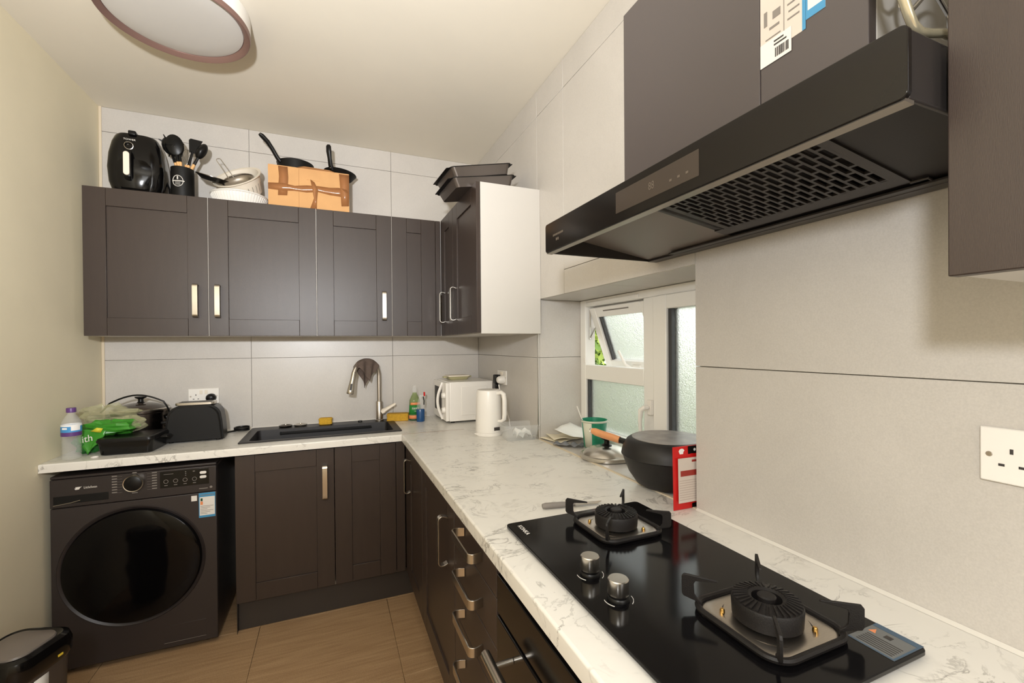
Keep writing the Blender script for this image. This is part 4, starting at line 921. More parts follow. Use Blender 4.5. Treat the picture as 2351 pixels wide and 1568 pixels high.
# ------------------------------------------------------------------ microwave, kettle and sockets in the corner
def microwave():
    t = thing('microwave', 'small white microwave oven turned sideways in the corner', 'microwave', (0.80, 2.80, WT))
    X0, X1, Y0, Y1, Z0, Z1 = 0.668, 0.952, 2.628, 2.968, WT + 0.012, 1.168
    mb = MB(t); mb.box(X0, X1, Y0, Y1, Z0, Z1); body = obj('body', mb, 'white_plastic', t, bevel=0.006, seg=3)
    mb = MB(t); mb.box(X0 + 0.075, X1 - 0.04, Y0 - 0.003, Y0 + 0.002, Z0 + 0.035, Z1 - 0.03); obj('side_panel', mb, 'white_plastic', body, bevel=0.0025)
    for x in (X0 + 0.03, X1 - 0.03):
        for y in (Y0 + 0.04, Y1 - 0.04): m = MB(t); m.lathe([(0, 0.0003), (0.013, 0.0003), (0.013, 0.0118), (0, 0.0118)], (x, y, WT), 12); obj('foot', m, 'black_plastic', t)
    mb = MB(t); mb.box(X0 - 0.022, X0 - 0.0005, Y0 + 0.07, Y1, Z0 + 0.003, Z1 - 0.003); door = obj('door', mb, 'white_plastic', t, bevel=0.004)
    mb = MB(t); mb.box(X0 - 0.0235, X0 - 0.021, Y0 + 0.115, Y1 - 0.035, Z0 + 0.05, Z1 - 0.04); obj('door_window', mb, 'dark_print', door, bevel=0.001)
    mb = MB(t); mb.box(X0 - 0.022, X0 - 0.0005, Y0, Y0 + 0.068, Z0 + 0.003, Z1 - 0.003); cp = obj('control_panel', mb, 'white_plastic', t, bevel=0.004)
    for z in (Z0 + 0.07, Z0 + 0.16):
        m = MB(t); m.xf = Matrix.Translation((X0 - 0.0222, Y0 + 0.034, z)) @ Matrix.Rotation(R(-90), 4, 'Y'); m.lathe([(0, 0.018), (0.016, 0.018), (0.019, 0.0)], n=24); obj('knob', m, 'white_plastic', cp)
    path = [(X0 - 0.022, Y0 + 0.088, Z0 + 0.008)] + [(X0 - 0.022 - 0.032 * math.sin(R(180 * k / 12)), Y0 + 0.088, Z0 + 0.008 + (Z1 - Z0 - 0.016) * k / 12) for k in range(1, 12)] + [(X0 - 0.022, Y0 + 0.088, Z1 - 0.008)]
    mb = MB(t); mb.tube(path, 0.011, 10, flat=0.75); obj('handle', mb, 'white_plastic', door)
    c = thing('food_container', 'small lidded glass food dish on top of the microwave', 'container', (0.772, 2.83, 1.1685), R(4))
    m = MB(); m.loft([[(p[0], p[1], z) for p in rrect(-a, a, -b, b, 0.012, 4)] for (z, a, b) in ((0.0, 0.055, 0.04), (0.006, 0.062, 0.046), (0.022, 0.07, 0.052))]); obj('dish', m, 'dish_green', c)
    m = MB(); m.rprism(-0.074, 0.074, -0.055, 0.055, 0.0222, 0.030, 0.012); obj('lid', m, 'white_warm', c, bevel=0.002)
    for s in (-1, 1): m = MB(); m.box(min(s * 0.074, s * 0.096), max(s * 0.074, s * 0.096), -0.02, 0.02, 0.014, 0.024); obj('side_grip', m, 'dish_green', c, bevel=0.003)
microwave()
def kettle():
    t = thing('electric_kettle', 'white plastic jug kettle beside the microwave', 'kettle', (0.784, 2.235, WT))
    m = MB(); m.lathe([(0, 0.0005), (0.073, 0.0005), (0.0745, 0.006), (0.073, 0.018), (0.0, 0.018)], n=40); base = obj('base', m, 'white_plastic', t)
    m = MB(); m.lathe([(0.0715, 0.0185), (0.0715, 0.03), (0.069, 0.12), (0.0655, 0.225), (0.063, 0.236)], n=40); body = obj('jug', m, 'white_plastic', t)
    m = MB(); m.lathe([(0.063, 0.236), (0.060, 0.2415), (0.02, 0.2445), (0, 0.2445)], n=40); obj('lid', m, 'white_plastic', t)
    a = R(-58); dx, dy = math.cos(a), math.sin(a)
    hp = [(0.058, 0.225), (0.085, 0.232), (0.103, 0.222), (0.108, 0.19), (0.108, 0.12), (0.104, 0.09), (0.088, 0.078), (0.064, 0.076)]
    m = MB(); m.tube([(r_ * dx, r_ * dy, z) for r_, z in hp], [0.012, 0.0125, 0.013, 0.013, 0.013, 0.012, 0.011, 0.010], 12, flat=0.8); obj('handle', m, 'white_plastic', body)
    a = R(-83); m = MB(); m.xf = Matrix.Rotation(a, 4, 'Z'); m.box(0.0700, 0.0722, -0.016 + 0.012, 0.018 + 0.012, 0.030, 0.048); lb = obj('rating_plate', m, 'dark_print', body, bevel=0.001)
    m = MB(); m.xf = Matrix.Rotation(R(190), 4, 'Z'); m.tube([(0.070, -0.008, 0.008), (0.084, -0.005, 0.012), (0.084, 0.007, 0.012), (0.070, 0.01, 0.008)], 0.003, 8); obj('cord_guide', m, 'white_plastic', base)
    # flex from the base up to the socket plug
    c = MB(); c.tube([(0.858, 2.25, WT + 0.006), (0.90, 2.27, WT + 0.004), (0.935, 2.30, WT + 0.006), (0.95, 2.35, WT + 0.05), (0.945, 2.42, WT + 0.14), (0.93, 2.452, WT + 0.22), (0.928, 2.458, 1.158)], 0.0038, 8)
    tag(obj('kettle_flex', c, 'white_plastic'), 'white kettle flex hanging from the corner socket', 'cable')
kettle()
def socket(name, label, M, holes=(0, 1), switches=True, screws=True):
    """double socket plate in local x right, z up, front y=0 (y<0 towards the room)"""
    t = thing(name, label, 'socket', tuple(M.to_translation()))
    m = MB(t); m.xf = M; m.box(-0.073, 0.073, -0.009, -0.0004, -0.043, 0.043); pl = obj('plate', m, 'white_plastic', t, bevel=0.002)
    for i, cx in enumerate((-0.037, 0.037)):
        if i in holes:
            m = MB(t); m.xf = M
            m.box(cx - 0.002, cx + 0.002, -0.0093, -0.0085, 0.004, 0.012); m.box(cx - 0.0145, cx - 0.0075, -0.0093, -0.0085, -0.0165, -0.0125); m.box(cx + 0.0075, cx + 0.0145, -0.0093, -0.0085, -0.0165, -0.0125)
            obj('pin_holes', m, 'dark_print', pl)
        if switches:
            m = MB(t); m.xf = M; sx = -0.012 if i == 0 else 0.012
            m.box(sx - 0.007, sx + 0.007, -0.0115, -0.0088, 0.012, 0.034); obj('switch', m, 'white_warm', pl, bevel=0.001)
    if screws:
        for cx in (-0.062, 0.062):
            m = MB(t); m.xf = M @ Matrix.Translation((cx, -0.009, 0.0)) @ Matrix.Rotation(R(90), 4, 'X'); m.lathe([(0, 0.0012), (0.0036, 0.0012), (0.0042, 0.0001)], n=14); obj('screw', m, 'brushed', pl)
    return t
socket('double_socket', 'white double socket above the toaster with a black plug in it', M_back(-0.674, YB, 1.117), holes=(0,))
socket('double_socket', 'white double socket in the corner above the kettle, both outlets in use', M_right(XR, 2.506, 1.197), holes=())
socket('double_socket', 'white double socket with empty outlets on the hob wall', M_right(XR, 0.291, 1.216), switches=False)
def plugs():
    t = thing('power_plug', 'black mains plug in the socket above the toaster', 'plug', (-0.637, YB - 0.0095, 1.105))
    m = MB(t); m.xf = Matrix.Translation((-0.637, YB - 0.0098, 1.107)) @ Matrix.Rotation(R(90), 4, 'X'); m.lathe([(0, 0.036), (0.014, 0.035), (0.022, 0.028), (0.0255, 0.012), (0.0255, 0.0)], n=24, sy=0.95); obj('body', m, 'black_plastic', t)
    m = MB(t); m.tube([(-0.637, YB - 0.03, 1.088), (-0.634, YB - 0.035, 1.06), (-0.615, YB - 0.045, 1.0), (-0.59, YB - 0.06, WT + 0.01), (-0.56, YB - 0.08, WT + 0.0045)], 0.0035, 8); obj('flex', m, 'black_plastic', t)
    t = thing('power_plug', 'black mains plug next to the white one above the kettle', 'plug', (XR - 0.0095, 2.543, 1.19))
    m = MB(t); m.box(XR - 0.045, XR - 0.0098, 2.520, 2.566, 1.155, 1.212); m.box(XR - 0.04, XR - 0.012, 2.532, 2.556, 1.125, 1.156); obj('body', m, 'black_plastic', t, bevel=0.006, seg=3)
    t = thing('power_plug', 'white mains plug in the corner socket above the kettle', 'plug', (XR - 0.0095, 2.469, 1.19))
    m = MB(t); m.xf = Matrix.Translation((XR - 0.0098, 2.467, 1.185)) @ Matrix.Rotation(R(-90), 4, 'Y'); m.lathe([(0, 0.044), (0.014, 0.043), (0.022, 0.034), (0.025, 0.014), (0.025, 0.0)], n=24); obj('body', m, 'white_plastic', t)
plugs()
def tub():
    t = thing('plastic_tub', 'open clear plastic tub on the worktop by the kettle', 'tub', (0.888, 2.062, WT), R(-6))
    m = MB(); m.loft([[(p[0], p[1], z) for p in rrect(-a, a, -b, b, 0.016, 5)] for (z, a, b) in ((0.0008, 0.075, 0.048), (0.006, 0.079, 0.052), (0.074, 0.092, 0.064), (0.076, 0.099, 0.071), (0.079, 0.099, 0.071))], cap1=False); obj('shell', m, 'clear_plastic', t, solid=0.0012)
    rnd = random.Random(4)
    def crumple(u, v): return (-0.03 + 0.09 * u + 0.006 * math.sin(9 * v), -0.03 + 0.06 * v, 0.012 + 0.035 * abs(math.sin(3 * u + 5 * v)) + 0.01 * math.sin(11 * u))
    m = MB(); m.grid(crumple, 8, 6); o = obj('tissue', m, 'paper_white', None, solid=0.001); o.location = (0.885, 2.052, WT + 0.001); tag(o, 'crumpled white tissue inside the clear plastic tub', 'tissue')
tub()

# ------------------------------------------------------------------ things on the window sill
def sill_things():
    S = WT + 0.0015
    rnd = random.Random(11)
    def sheet(name, label, cat, c, sx, sy, rz, m, wav=0.004, lift=0.0, h=0.0):
        def f(u, v): return ((u - 0.5) * sx, (v - 0.5) * sy, h + 0.002 + wav * (1 + math.sin(u * 7 + v * 3 + c[0] * 40)) + lift * max(0, v - 0.4) ** 1.2 + lift * 0.6 * max(0, u - 0.6))
        mb = MB(); mb.grid(f, 10, 10); o = obj(name, mb, m, None, solid=0.0012); o.location = c; o.rotation_euler = (0, 0, rz); return tag(o, label, cat)
    sheet('folded_paper', 'cream folded paper, lowest in the pile on the window sill', 'paper', (1.068, 1.99, S), 0.16, 0.20, R(18), 'paper_cream', 0.003)
    sheet('folded_paper', 'cream paper sheet with curled edge, in the middle of the sill pile', 'paper', (1.085, 1.965, S + 0.012), 0.15, 0.17, R(-8), 'paper_cream', 0.004)
    sheet('paper_bag', 'white paper bag crumpled on the window sill beside the green cup', 'paper', (1.13, 1.885, S + 0.026), 0.15, 0.18, R(30), 'paper_white', 0.005, 0.06)
    m = MB()
    def gp(u, v): return ((u - 0.5) * 0.14, (v - 0.5) * 0.06, 0.006 + 0.008 * abs(math.sin(9 * u + 2 * v)) + 0.004 * math.sin(23 * u))
    m.grid(gp, 18, 6); o = obj('foil_wrapper', m, 'paper_grey', None, solid=0.0008); o.location = (1.032, 1.805, S); o.rotation_euler = (0, 0, R(-42)); tag(o, 'crumpled grey foil wrapper in front of the white paper bag', 'wrapper')
    # cup
    t = thing('paper_cup', 'green and cream patterned cup on the window sill', 'cup', (1.132, 1.742, S))
    m = MB(); m.lathe([(0, 0.001), (0.044, 0.001), (0.047, 0.004), (0.060, 0.128), (0.0615, 0.130), (0.0595, 0.130), (0.046, 0.006), (0, 0.006)], n=40, mi=0); b = obj('cup_wall', m, 'cup_green', t)
    m = MB(); m.lathe([(0.0474, 0.005), (0.0535, 0.066), (0.0608, 0.128)], n=14, a0=R(178), a1=R(226)); obj('cream_patch', m, 'cup_cream', b, solid=0.0004)
    m = MB(); m.lathe([(0.0600, 0.119), (0.0609, 0.1285)], n=40); obj('cream_rim', m, 'cup_cream', b, solid=0.0004)
    m = MB(); m.xf = Matrix.Rotation(R(-115), 4, 'Z'); m.box(0.0565, 0.0577, -0.012, 0.012, 0.072, 0.088); obj('white_mark', m, 'paper_white', b, bevel=0.0004)
    m = MB(); m.tube([(1.126, 1.747, S + 0.008), (1.080, 1.767, S + 0.134), (1.060, 1.776, S + 0.192)], 0.003, 8); tag(obj('drinking_straw', m, 'white_plastic'), 'thin white stick standing in the green cup', 'straw')
    # pan lid
    t = thing('pan_lid', 'steel-rimmed glass pan lid with black knob on the sill', 'lid', (1.076, 1.560, S))
    m = MB(); m.lathe([(0.108, 0.001), (0.112, 0.003), (0.112, 0.017), (0.106, 0.020), (0.103, 0.018), (0.103, 0.003)], n=48); obj('rim', m, 'nickel', t)
    m = MB(); m.lathe([(0.103, 0.018), (0.09, 0.032), (0.06, 0.045), (0.03, 0.051), (0.0, 0.052)], n=48); obj('dome', m, 'steel', t)
    m = MB(); m.lathe([(0.020, 0.050), (0.022, 0.054), (0.012, 0.060), (0.011, 0.073), (0.024, 0.080), (0.025, 0.084), (0.0, 0.086)], n=24); obj('knob', m, 'black_plastic', t)
    # wok with an upturned pan on it
    c = (1.052, 1.168, S)
    t = thing('wok', 'dark grey wok on the window sill, covered by the upturned pan', 'wok', c)
    m = MB(); m.lathe([(0, 0.001), (0.085, 0.001), (0.105, 0.012), (0.130, 0.048), (0.146, 0.088), (0.150, 0.102), (0.147, 0.102), (0.143, 0.088), (0.127, 0.05), (0.1, 0.016), (0, 0.006)], n=56); obj('bowl', m, 'pan_coating', t)
    t = thing('frying_pan', 'upturned black frying pan with pale wooden handle covering the wok', 'pan', (c[0], c[1], S + 0.1025))
    m = MB(); m.lathe([(0.151, 0.0003), (0.1545, 0.004), (0.152, 0.016), (0.148, 0.030), (0.135, 0.052), (0.121, 0.0605), (0.118, 0.0608), (0.0, 0.0608)], n=56); pan_ = obj('shell', m, 'pan_coating', t)
    m = MB(); m.lathe([(0.119, 0.0606), (0.118, 0.0622), (0.05, 0.0626), (0, 0.0626)], n=56); obj('base_disc', m, 'pan_base', pan_)
    dd = Vector((-0.517, 0.856, 0)); m = MB(); m.tube([dd * 0.148 + Vector((0, 0, 0.026)), dd * 0.165 + Vector((0, 0, 0.029)), dd * 0.178 + Vector((0, 0, 0.031))], 0.010, 12, flat=1.3); obj('handle_ferrule', m, 'black_plastic', t)
    m = MB(); m.tube([dd * 0.172 + Vector((0, 0, 0.030)), dd * 0.20 + Vector((0, 0, 0.036)), dd * 0.24 + Vector((0, 0, 0.043)), dd * 0.268 + Vector((0, 0, 0.049)), dd * 0.282 + Vector((0, 0, 0.052))], [0.0115, 0.0125, 0.0125, 0.0125, 0.009], 14, flat=1.4); h = obj('handle', m, 'wood_handle', t)
    m = MB(); m.tube([(p + dd * 0.286 + Vector((0, 0, 0.053))) for p in [Vector((0.0, 0.009 * math.cos(a), 0.009 * math.sin(a))) for a in [R(k * 30) for k in range(12)]]], 0.0018, 6, closed=True); obj('hanging_ring', m, 'chrome', h)
    # red food packet
    t = thing('food_packet', 'red and white food packet leaning in the window corner', 'packet', (0.972, 0.9835, S - 0.0005), rot=(R(-1.0), 0, R(-1)))
    W2, H = 0.066, 0.182
    m = MB(); m.loft([[(-W2, y - 0.0, z) if k == 0 else (x, y2, z) for k, (x, y2) in enumerate([])] for z in []]) if False else None
    m = MB()
    for_r = []
    for (z, th) in ((0.0, 0.001), (0.012, 0.002), (0.03, 0.006), (0.09, 0.008), (0.14, 0.006), (0.162, 0.002), (H, 0.001)): for_r.append([(-W2, -th * 0.2, z), (-W2 * 0.6, -th, z), (0, -th * 1.2, z), (W2 * 0.6, -th, z), (W2, -th * 0.2, z), (W2, 0.0008, z), (0, 0.0015, z), (-W2, 0.0008, z)])
    m.loft(for_r); pk = obj('pouch', m, 'red', t)
    def panel(name, x0, x1, z0, z1, mm, off):
        m = MB(); m.box(x0, x1, -0.0105 - off, -0.0100 - off, z0, z1); return obj(name, m, mm, pk)
    panel('print_panel', -W2 + 0.010, W2 - 0.006, 0.022, 0.150, 'sticker_pink', 0)
    panel('black_corner', -0.012, W2, 0.158, 0.181, 'black_plastic', -0.0075); panel('black_corner', 0.0, W2, 0.001, 0.016, 'black_plastic', -0.0075)
    panel('photo_print', -W2 + 0.018, W2 - 0.012, 0.098, 0.114, 'red_dark', 0.0006); panel('title_print', -0.006, W2 - 0.012, 0.137, 0.143, 'red_dark', 0.0006)
    m = MB()
    for k in range(9): m.box(-W2 + 0.014, W2 - 0.012 - 0.012 * (k % 3), -0.0112, -0.0106, 0.030 + 0.0068 * k, 0.032 + 0.0068 * k)
    obj('small_print', m, 'print_soft', pk)
    m = MB(); m.prism([(0.0, 0.0), (0.012, 0.0), (0.013, 0.006), (0.017, 0.010), (0.012, 0.015), (0.006, 0.016), (0.0, 0.014), (-0.004, 0.009)], lambda p: (-0.042 + p[0], -0.0025, 0.160 + p[1]), lambda p: (-0.042 + p[0], -0.0019, 0.160 + p[1])); obj('white_emblem', m, 'paper_white', pk)
    m = MB(); m.xf = Matrix.Translation((0.012, -0.0032, 0.170)) @ Matrix.Rotation(R(90), 4, 'X'); m.lathe([(0, 0.0004), (0.0042, 0.0004), (0.0042, 0)], n=16); obj('hang_hole', m, 'paper_white', pk)
sill_things()
def knife():
    t = thing('kitchen_knife', 'grey-handled kitchen knife lying behind the hob', 'knife', (0.566, 1.147, WT + 0.0005), math.atan2(-0.033, 0.178))
    m = MB(); m.tube([(0.0, 0, 0.009), (0.01, 0, 0.0095), (0.06, 0, 0.009), (0.10, 0, 0.008)], [0.007, 0.0088, 0.0085, 0.0065], 12, flat=0.95); obj('handle', m, 'grey_print', t)
    m = MB(); m.prism([(0.098, -0.007), (0.17, -0.007), (0.188, 0.008), (0.098, 0.010)], lambda p: (p[0], p[1], 0.0066), lambda p: (p[0], p[1], 0.0082)); obj('blade', m, 'steel', t)
knife()

# ------------------------------------------------------------------ left end of the worktop
def toaster():
    t = thing('toaster', 'black two-slice toaster with steel top on the worktop', 'toaster', (-0.652, 2.745, WT), R(2))
    def prof(w0, w1, h, z0, n=10, r=0.06):
        pts = [(-w0, z0), (w0, z0), (w1 + 0.004, h * 0.55)]
        for k in range(n + 1): a = R(90 * k / n); pts.append((w1 - r + r * math.cos(a), h - r + r * math.sin(a)))
        for k in range(n + 1): a = R(90 + 90 * k / n); pts.append((-w1 + r + r * math.cos(a), h - r + r * math.sin(a)))
        pts.append((-w1 - 0.004, h * 0.55)); return pts
    p = prof(0.127, 0.116, 0.186, 0.008)
    m = MB(); m.prism(p, lambda q: (q[0], -0.055, q[1]), lambda q: (q[0], 0.055, q[1])); obj('wrap', m, 'black_plastic', t, bevel=0.002)
    for s in (-1, 1):
        q0, q1 = (-0.074, -0.0555) if s < 0 else (0.0555, 0.074)
        m = MB(); pi_ = prof(0.121, 0.108, 0.180, 0.008)
        if s < 0: m.loft([[(a[0] * 0.96, -0.074, a[1] * 0.975 + 0.002) for a in pi_], [(a[0], -0.066, a[1]) for a in pi_], [(a[0], -0.0553, a[1]) for a in pi_]])
        else: m.loft([[(a[0], 0.0553, a[1]) for a in pi_], [(a[0], 0.066, a[1]) for a in pi_], [(a[0] * 0.96, 0.074, a[1] * 0.975 + 0.002) for a in pi_]])
        obj('side_panel', m, 'black_matte', t)
    m = MB(); m.prism(rrect(-0.085, 0.085, -0.047, 0.047, 0.02, 5), lambda p_: (p_[0], p_[1], 0.1855), lambda p_: (p_[0], p_[1], 0.199)); top = obj('top_plate', m, 'steel', t, bevel=0.002)
    for y in (-0.021, 0.021): m = MB(); m.box(-0.07, 0.07, y - 0.011, y + 0.011, 0.1988, 0.1997); obj('bread_slot', m, 'black_matte', top)
    m = MB(); m.box(-0.150, -0.122, -0.018, 0.018, 0.095, 0.108); obj('lever', m, 'black_plastic', t, bevel=0.004)
    m = MB(); m.xf = Matrix.Translation((-0.1265, -0.03, 0.035)) @ Matrix.Rotation(R(-90), 4, 'Y'); m.lathe([(0, 0.014), (0.011, 0.014), (0.013, 0)], n=18); obj('dial', m, 'nickel', t)
    for x in (-0.1, 0.1):
        for y in (-0.045, 0.045): m = MB(); m.lathe([(0, 0.0003), (0.01, 0.0003), (0.01, 0.0085), (0, 0.0085)], (x, y, 0), 10); obj('foot', m, 'black_matte', t)
toaster()
def cooker_pot():
    c = (-0.918, 2.842, WT)
    t = thing('slow_cooker', 'steel slow cooker with glass lid behind the green bag', 'slow cooker', c)
    m = MB(); m.lathe([(0, 0.0005), (0.10, 0.0005), (0.108, 0.012), (0.108, 0.022), (0, 0.022)], n=40); obj('base', m, 'black_plastic', t)
    m = MB(); m.lathe([(0.108, 0.0222), (0.116, 0.03), (0.119, 0.148), (0.123, 0.152), (0.123, 0.160), (0.117, 0.160), (0.115, 0.150)], n=48); body = obj('pot', m, 'steel_dark', t)
    m = MB(); m.lathe([(0.1195, 0.1605), (0.121, 0.166), (0.116, 0.170)], n=48); lid = obj('lid_rim', m, 'steel', t)
    m = MB(); m.lathe([(0.116, 0.1695), (0.09, 0.184), (0.05, 0.194), (0.0, 0.198)], n=48); obj('lid_glass', m, 'hood_screen', lid)
    m = MB(); m.lathe([(0.018, 0.1965), (0.012, 0.203), (0.011, 0.216), (0.024, 0.223), (0.025, 0.229), (0, 0.231)], n=22); obj('lid_knob', m, 'black_plastic', lid)
    for s in (-1, 1):
        m = MB(); m.tube([(s * 0.115, -0.03, 0.118), (s * 0.136, -0.025, 0.122), (s * 0.14, 0.0, 0.123), (s * 0.136, 0.025, 0.122), (s * 0.115, 0.03, 0.118)], 0.009, 10); obj('handle', m, 'black_plastic', t)
    m = MB(); pts = [(-1.065, 2.80, WT + 0.16), (-1.04, 2.785, WT + 0.185)]
    for k in range(13): u = k / 12; pts.append((-1.02 + 0.22 * u, 2.775 - 0.01 * u, WT + 0.195 + 0.048 * math.sin(math.pi * (0.08 + 0.84 * u))))
    pts += [(-0.786, 2.768, WT + 0.18), (-0.772, 2.79, WT + 0.12), (-0.775, 2.84, WT + 0.05), (-0.782, 2.88, WT + 0.0045), (-0.76, 2.92, WT + 0.0045)]
    m.tube(pts, 0.0042, 8); tag(obj('power_flex', m, 'black_plastic'), 'black flex looping over the slow cooker lid', 'cable')
    m = MB(); pts = [(-0.79, 2.70, WT + 0.0045), (-0.805, 2.74, WT + 0.0045), (-0.80, 2.80, WT + 0.0045), (-0.77, 2.86, WT + 0.0045)]
cooker_pot()
def roasting_tin():
    t = thing('roasting_tin', 'black lidded roasting tin at the front edge of the worktop', 'tin', (-0.862, 2.590, WT), R(-3))
    m = MB(); m.loft([[(p[0], p[1], z) for p in rrect(-a, a, -b, b, 0.02, 6)] for (z, a, b) in ((0.0006, 0.092, 0.085), (0.004, 0.096, 0.09), (0.058, 0.103, 0.097))]); obj('tin', m, 'black_gloss', t)
    m = MB(); m.loft([[(p[0], p[1], z) for p in rrect(-a, a, -b, b, 0.022, 6)] for (z, a, b) in ((0.0585, 0.107, 0.101), (0.066, 0.108, 0.102), (0.076, 0.104, 0.098), (0.079, 0.09, 0.085), (0.0765, 0.085, 0.08))]); obj('lid', m, 'black_plastic', t)
    m = MB(); m.xf = None; m.box(0.108, 0.138, -0.03, 0.03, 0.056, 0.064); obj('grip', m, 'black_plastic', t, bevel=0.003)
    m = MB(); m.xf = None; m.tube([(0.012 * math.cos(R(a)), 0.012 * math.sin(R(a)), 0.0) for a in range(0, 360, 24)], 0.0022, 6, closed=True)
    o = obj('plastic_ring', m, 'white_plastic'); o.location = (-0.968, 2.485, WT + 0.0028); tag(o, 'tiny white plastic ring on the worktop by the bottle', 'ring')
roasting_tin()
def bottle():
    t = thing('water_bottle', 'empty clear water bottle with purple cap at the worktop end', 'bottle', (-1.048, 2.492, WT))
    prof = [(0.0, 0.004), (0.02, 0.001), (0.030, 0.003), (0.032, 0.012)]
    z = 0.014
    while z < 0.098: prof += [(0.032, z), (0.0305, z + 0.006), (0.032, z + 0.012)]; z += 0.014
    prof += [(0.0335, 0.104), (0.0335, 0.152), (0.031, 0.166), (0.021, 0.186), (0.0135, 0.197), (0.0135, 0.206)]
    m = MB(); m.lathe(prof, n=36); b = obj('body', m, 'clear_plastic', t)
    for (z0, z1, mm) in ((0.104, 0.121, 'purple'), (0.121, 0.146, 'label_blue'), (0.146, 0.153, 'paper_white')):
        m = MB(); m.lathe([(0.0339, z0), (0.0339, z1)], n=36); lb = obj('label_band', m, mm, b)
    m = MB(); m.lathe([(0.0342, 0.128), (0.0342, 0.146)], n=8, a0=R(290), a1=R(345)); obj('label_patch', m, 'paper_white', b)
    m = MB(); m.xf = Matrix.Rotation(R(-105), 4, 'Z'); m.box(0.0338, 0.0346, -0.009, 0.009, 0.134, 0.142); obj('label_emblem', m, 'paper_white', b)
    m = MB(); m.lathe([(0.0138, 0.204), (0.0165, 0.205), (0.0165, 0.222), (0.0155, 0.224), (0, 0.224)], n=26); obj('cap', m, 'purple', t)
bottle()
def bag():
    t = thing('carrier_bag', 'crumpled green plastic bag on the worktop behind the water bottle', 'bag', (-1.0, 2.62, WT))
    rnd = random.Random(21)
    def blob(name, c, r, m, seed, nu=16, nv=11, amp=0.28, flat_z=0.0, alpha=False):
        rn = random.Random(seed); ph = [rn.uniform(0, 6.28) for _ in range(8)]
        mb = MB(t); rings = []
        for j in range(nv + 1):
            th = math.pi * (0.04 + 0.92 * j / nv); ring = []
            for i in range(nu):
                a = 2 * math.pi * i / nu
                k = 1 + amp * (0.5 * math.sin(3 * a + ph[0] + 2 * th) + 0.35 * math.sin(5 * a + ph[1] - 3 * th) + 0.3 * math.sin(7 * th + ph[2] + a)) + rn.gauss(0, 0.05)
                p = (c[0] + r[0] * k * math.sin(th) * math.cos(a), c[1] + r[1] * k * math.sin(th) * math.sin(a), max(flat_z, c[2] + r[2] * k * math.cos(th)))
                ring.append(p)
            rings.append(ring)
        mb.loft(rings); o = obj(name, mb, m, t)
        for p in o.data.polygons: p.use_smooth = False
        return o
    g = blob('green_folds', (-0.965, 2.625, WT + 0.108), (0.112, 0.062, 0.036), 'bag_green', 3, amp=0.3)
    blob('clear_folds', (-0.995, 2.675, WT + 0.165), (0.105, 0.055, 0.042), 'bag_clear', 5, amp=0.34)
    blob('clear_folds', (-0.895, 2.645, WT + 0.118), (0.065, 0.035, 0.034), 'bag_clear', 8, amp=0.3)
    blob('dark_folds', (-1.035, 2.60, WT + 0.045), (0.05, 0.045, 0.042), 'bag_dark', 9, amp=0.25, flat_z=WT + 0.001)
    # flat flap hanging to the worktop, with lettering
    P0, P1, P2, P3 = Vector((-1.075, 2.565, WT + 0.120)), Vector((-0.945, 2.548, WT + 0.108)), Vector((-0.978, 2.540, WT + 0.052)), Vector((-1.018, 2.545, WT + 0.003))
    def flap(u, v):
        a = P0.lerp(P1, u); b = P3.lerp(P2, u); p = a.lerp(b, v); return p + Vector((0.004 * math.sin(9 * v + 4 * u), -0.004 * math.sin(7 * u + 3 * v), 0))
    m = MB(t); m.grid(flap, 10, 10); fl_ = obj('printed_flap', m, 'bag_green', t, solid=0.0008)
    rt = (P2 - P3); rt = Vector((0.08, -0.008, 0.018)); up = Vector((-0.012, 0.03, 0.10)); up = up - rt.normalized() * up.dot(rt.normalized())
    o = t.location; cc = P0.lerp(P2, 0.62); text('lettering', 'ith', 0.044, frame_m((cc.x - o.x, cc.y - 0.0085 - o.y, cc.z - o.z - 0.002), rt, up), 'white_print', fl_, sx=0.9)
    m = MB(t); m.xf = None; q = P0.lerp(P1, 0.72) + Vector((0, -0.006, 0.0)); m.add([q + Vector(p) for p in ((-0.025, 0, -0.004), (0.0, -0.004, 0.012), (0.02, 0, 0.006), (0.012, -0.002, -0.012))], [(0, 1, 2, 3)]); obj('yellow_print', m, 'bag_yellow', fl_, solid=0.0006)
bag()
def coil():
    m = MB(); pts = []
    for k in range(60):
        a = R(k * 15); r = 0.036 + 0.001 * math.sin(k); pts.append((-0.476 + r * math.cos(a), 2.90 + r * 0.8 * math.sin(a), WT + 0.006 + 0.0052 * (k // 24) + 0.0002 * (k % 24)))
    pts = [(-0.60, 2.835, WT + 0.0046), (-0.57, 2.86, WT + 0.0046), (-0.53, 2.89, WT + 0.005)] + [(-0.476 + 0.036 * math.cos(R(160 - k * 20)) , 2.90 + 0.028 * math.sin(R(160 - k * 20)), WT + 0.005 + 0.0005 * k) for k in range(46)]
    m.tube(pts, 0.0045, 8); tag(obj('power_flex', m, 'black_plastic'), 'coiled black toaster flex beside the sink', 'cable')
coil()

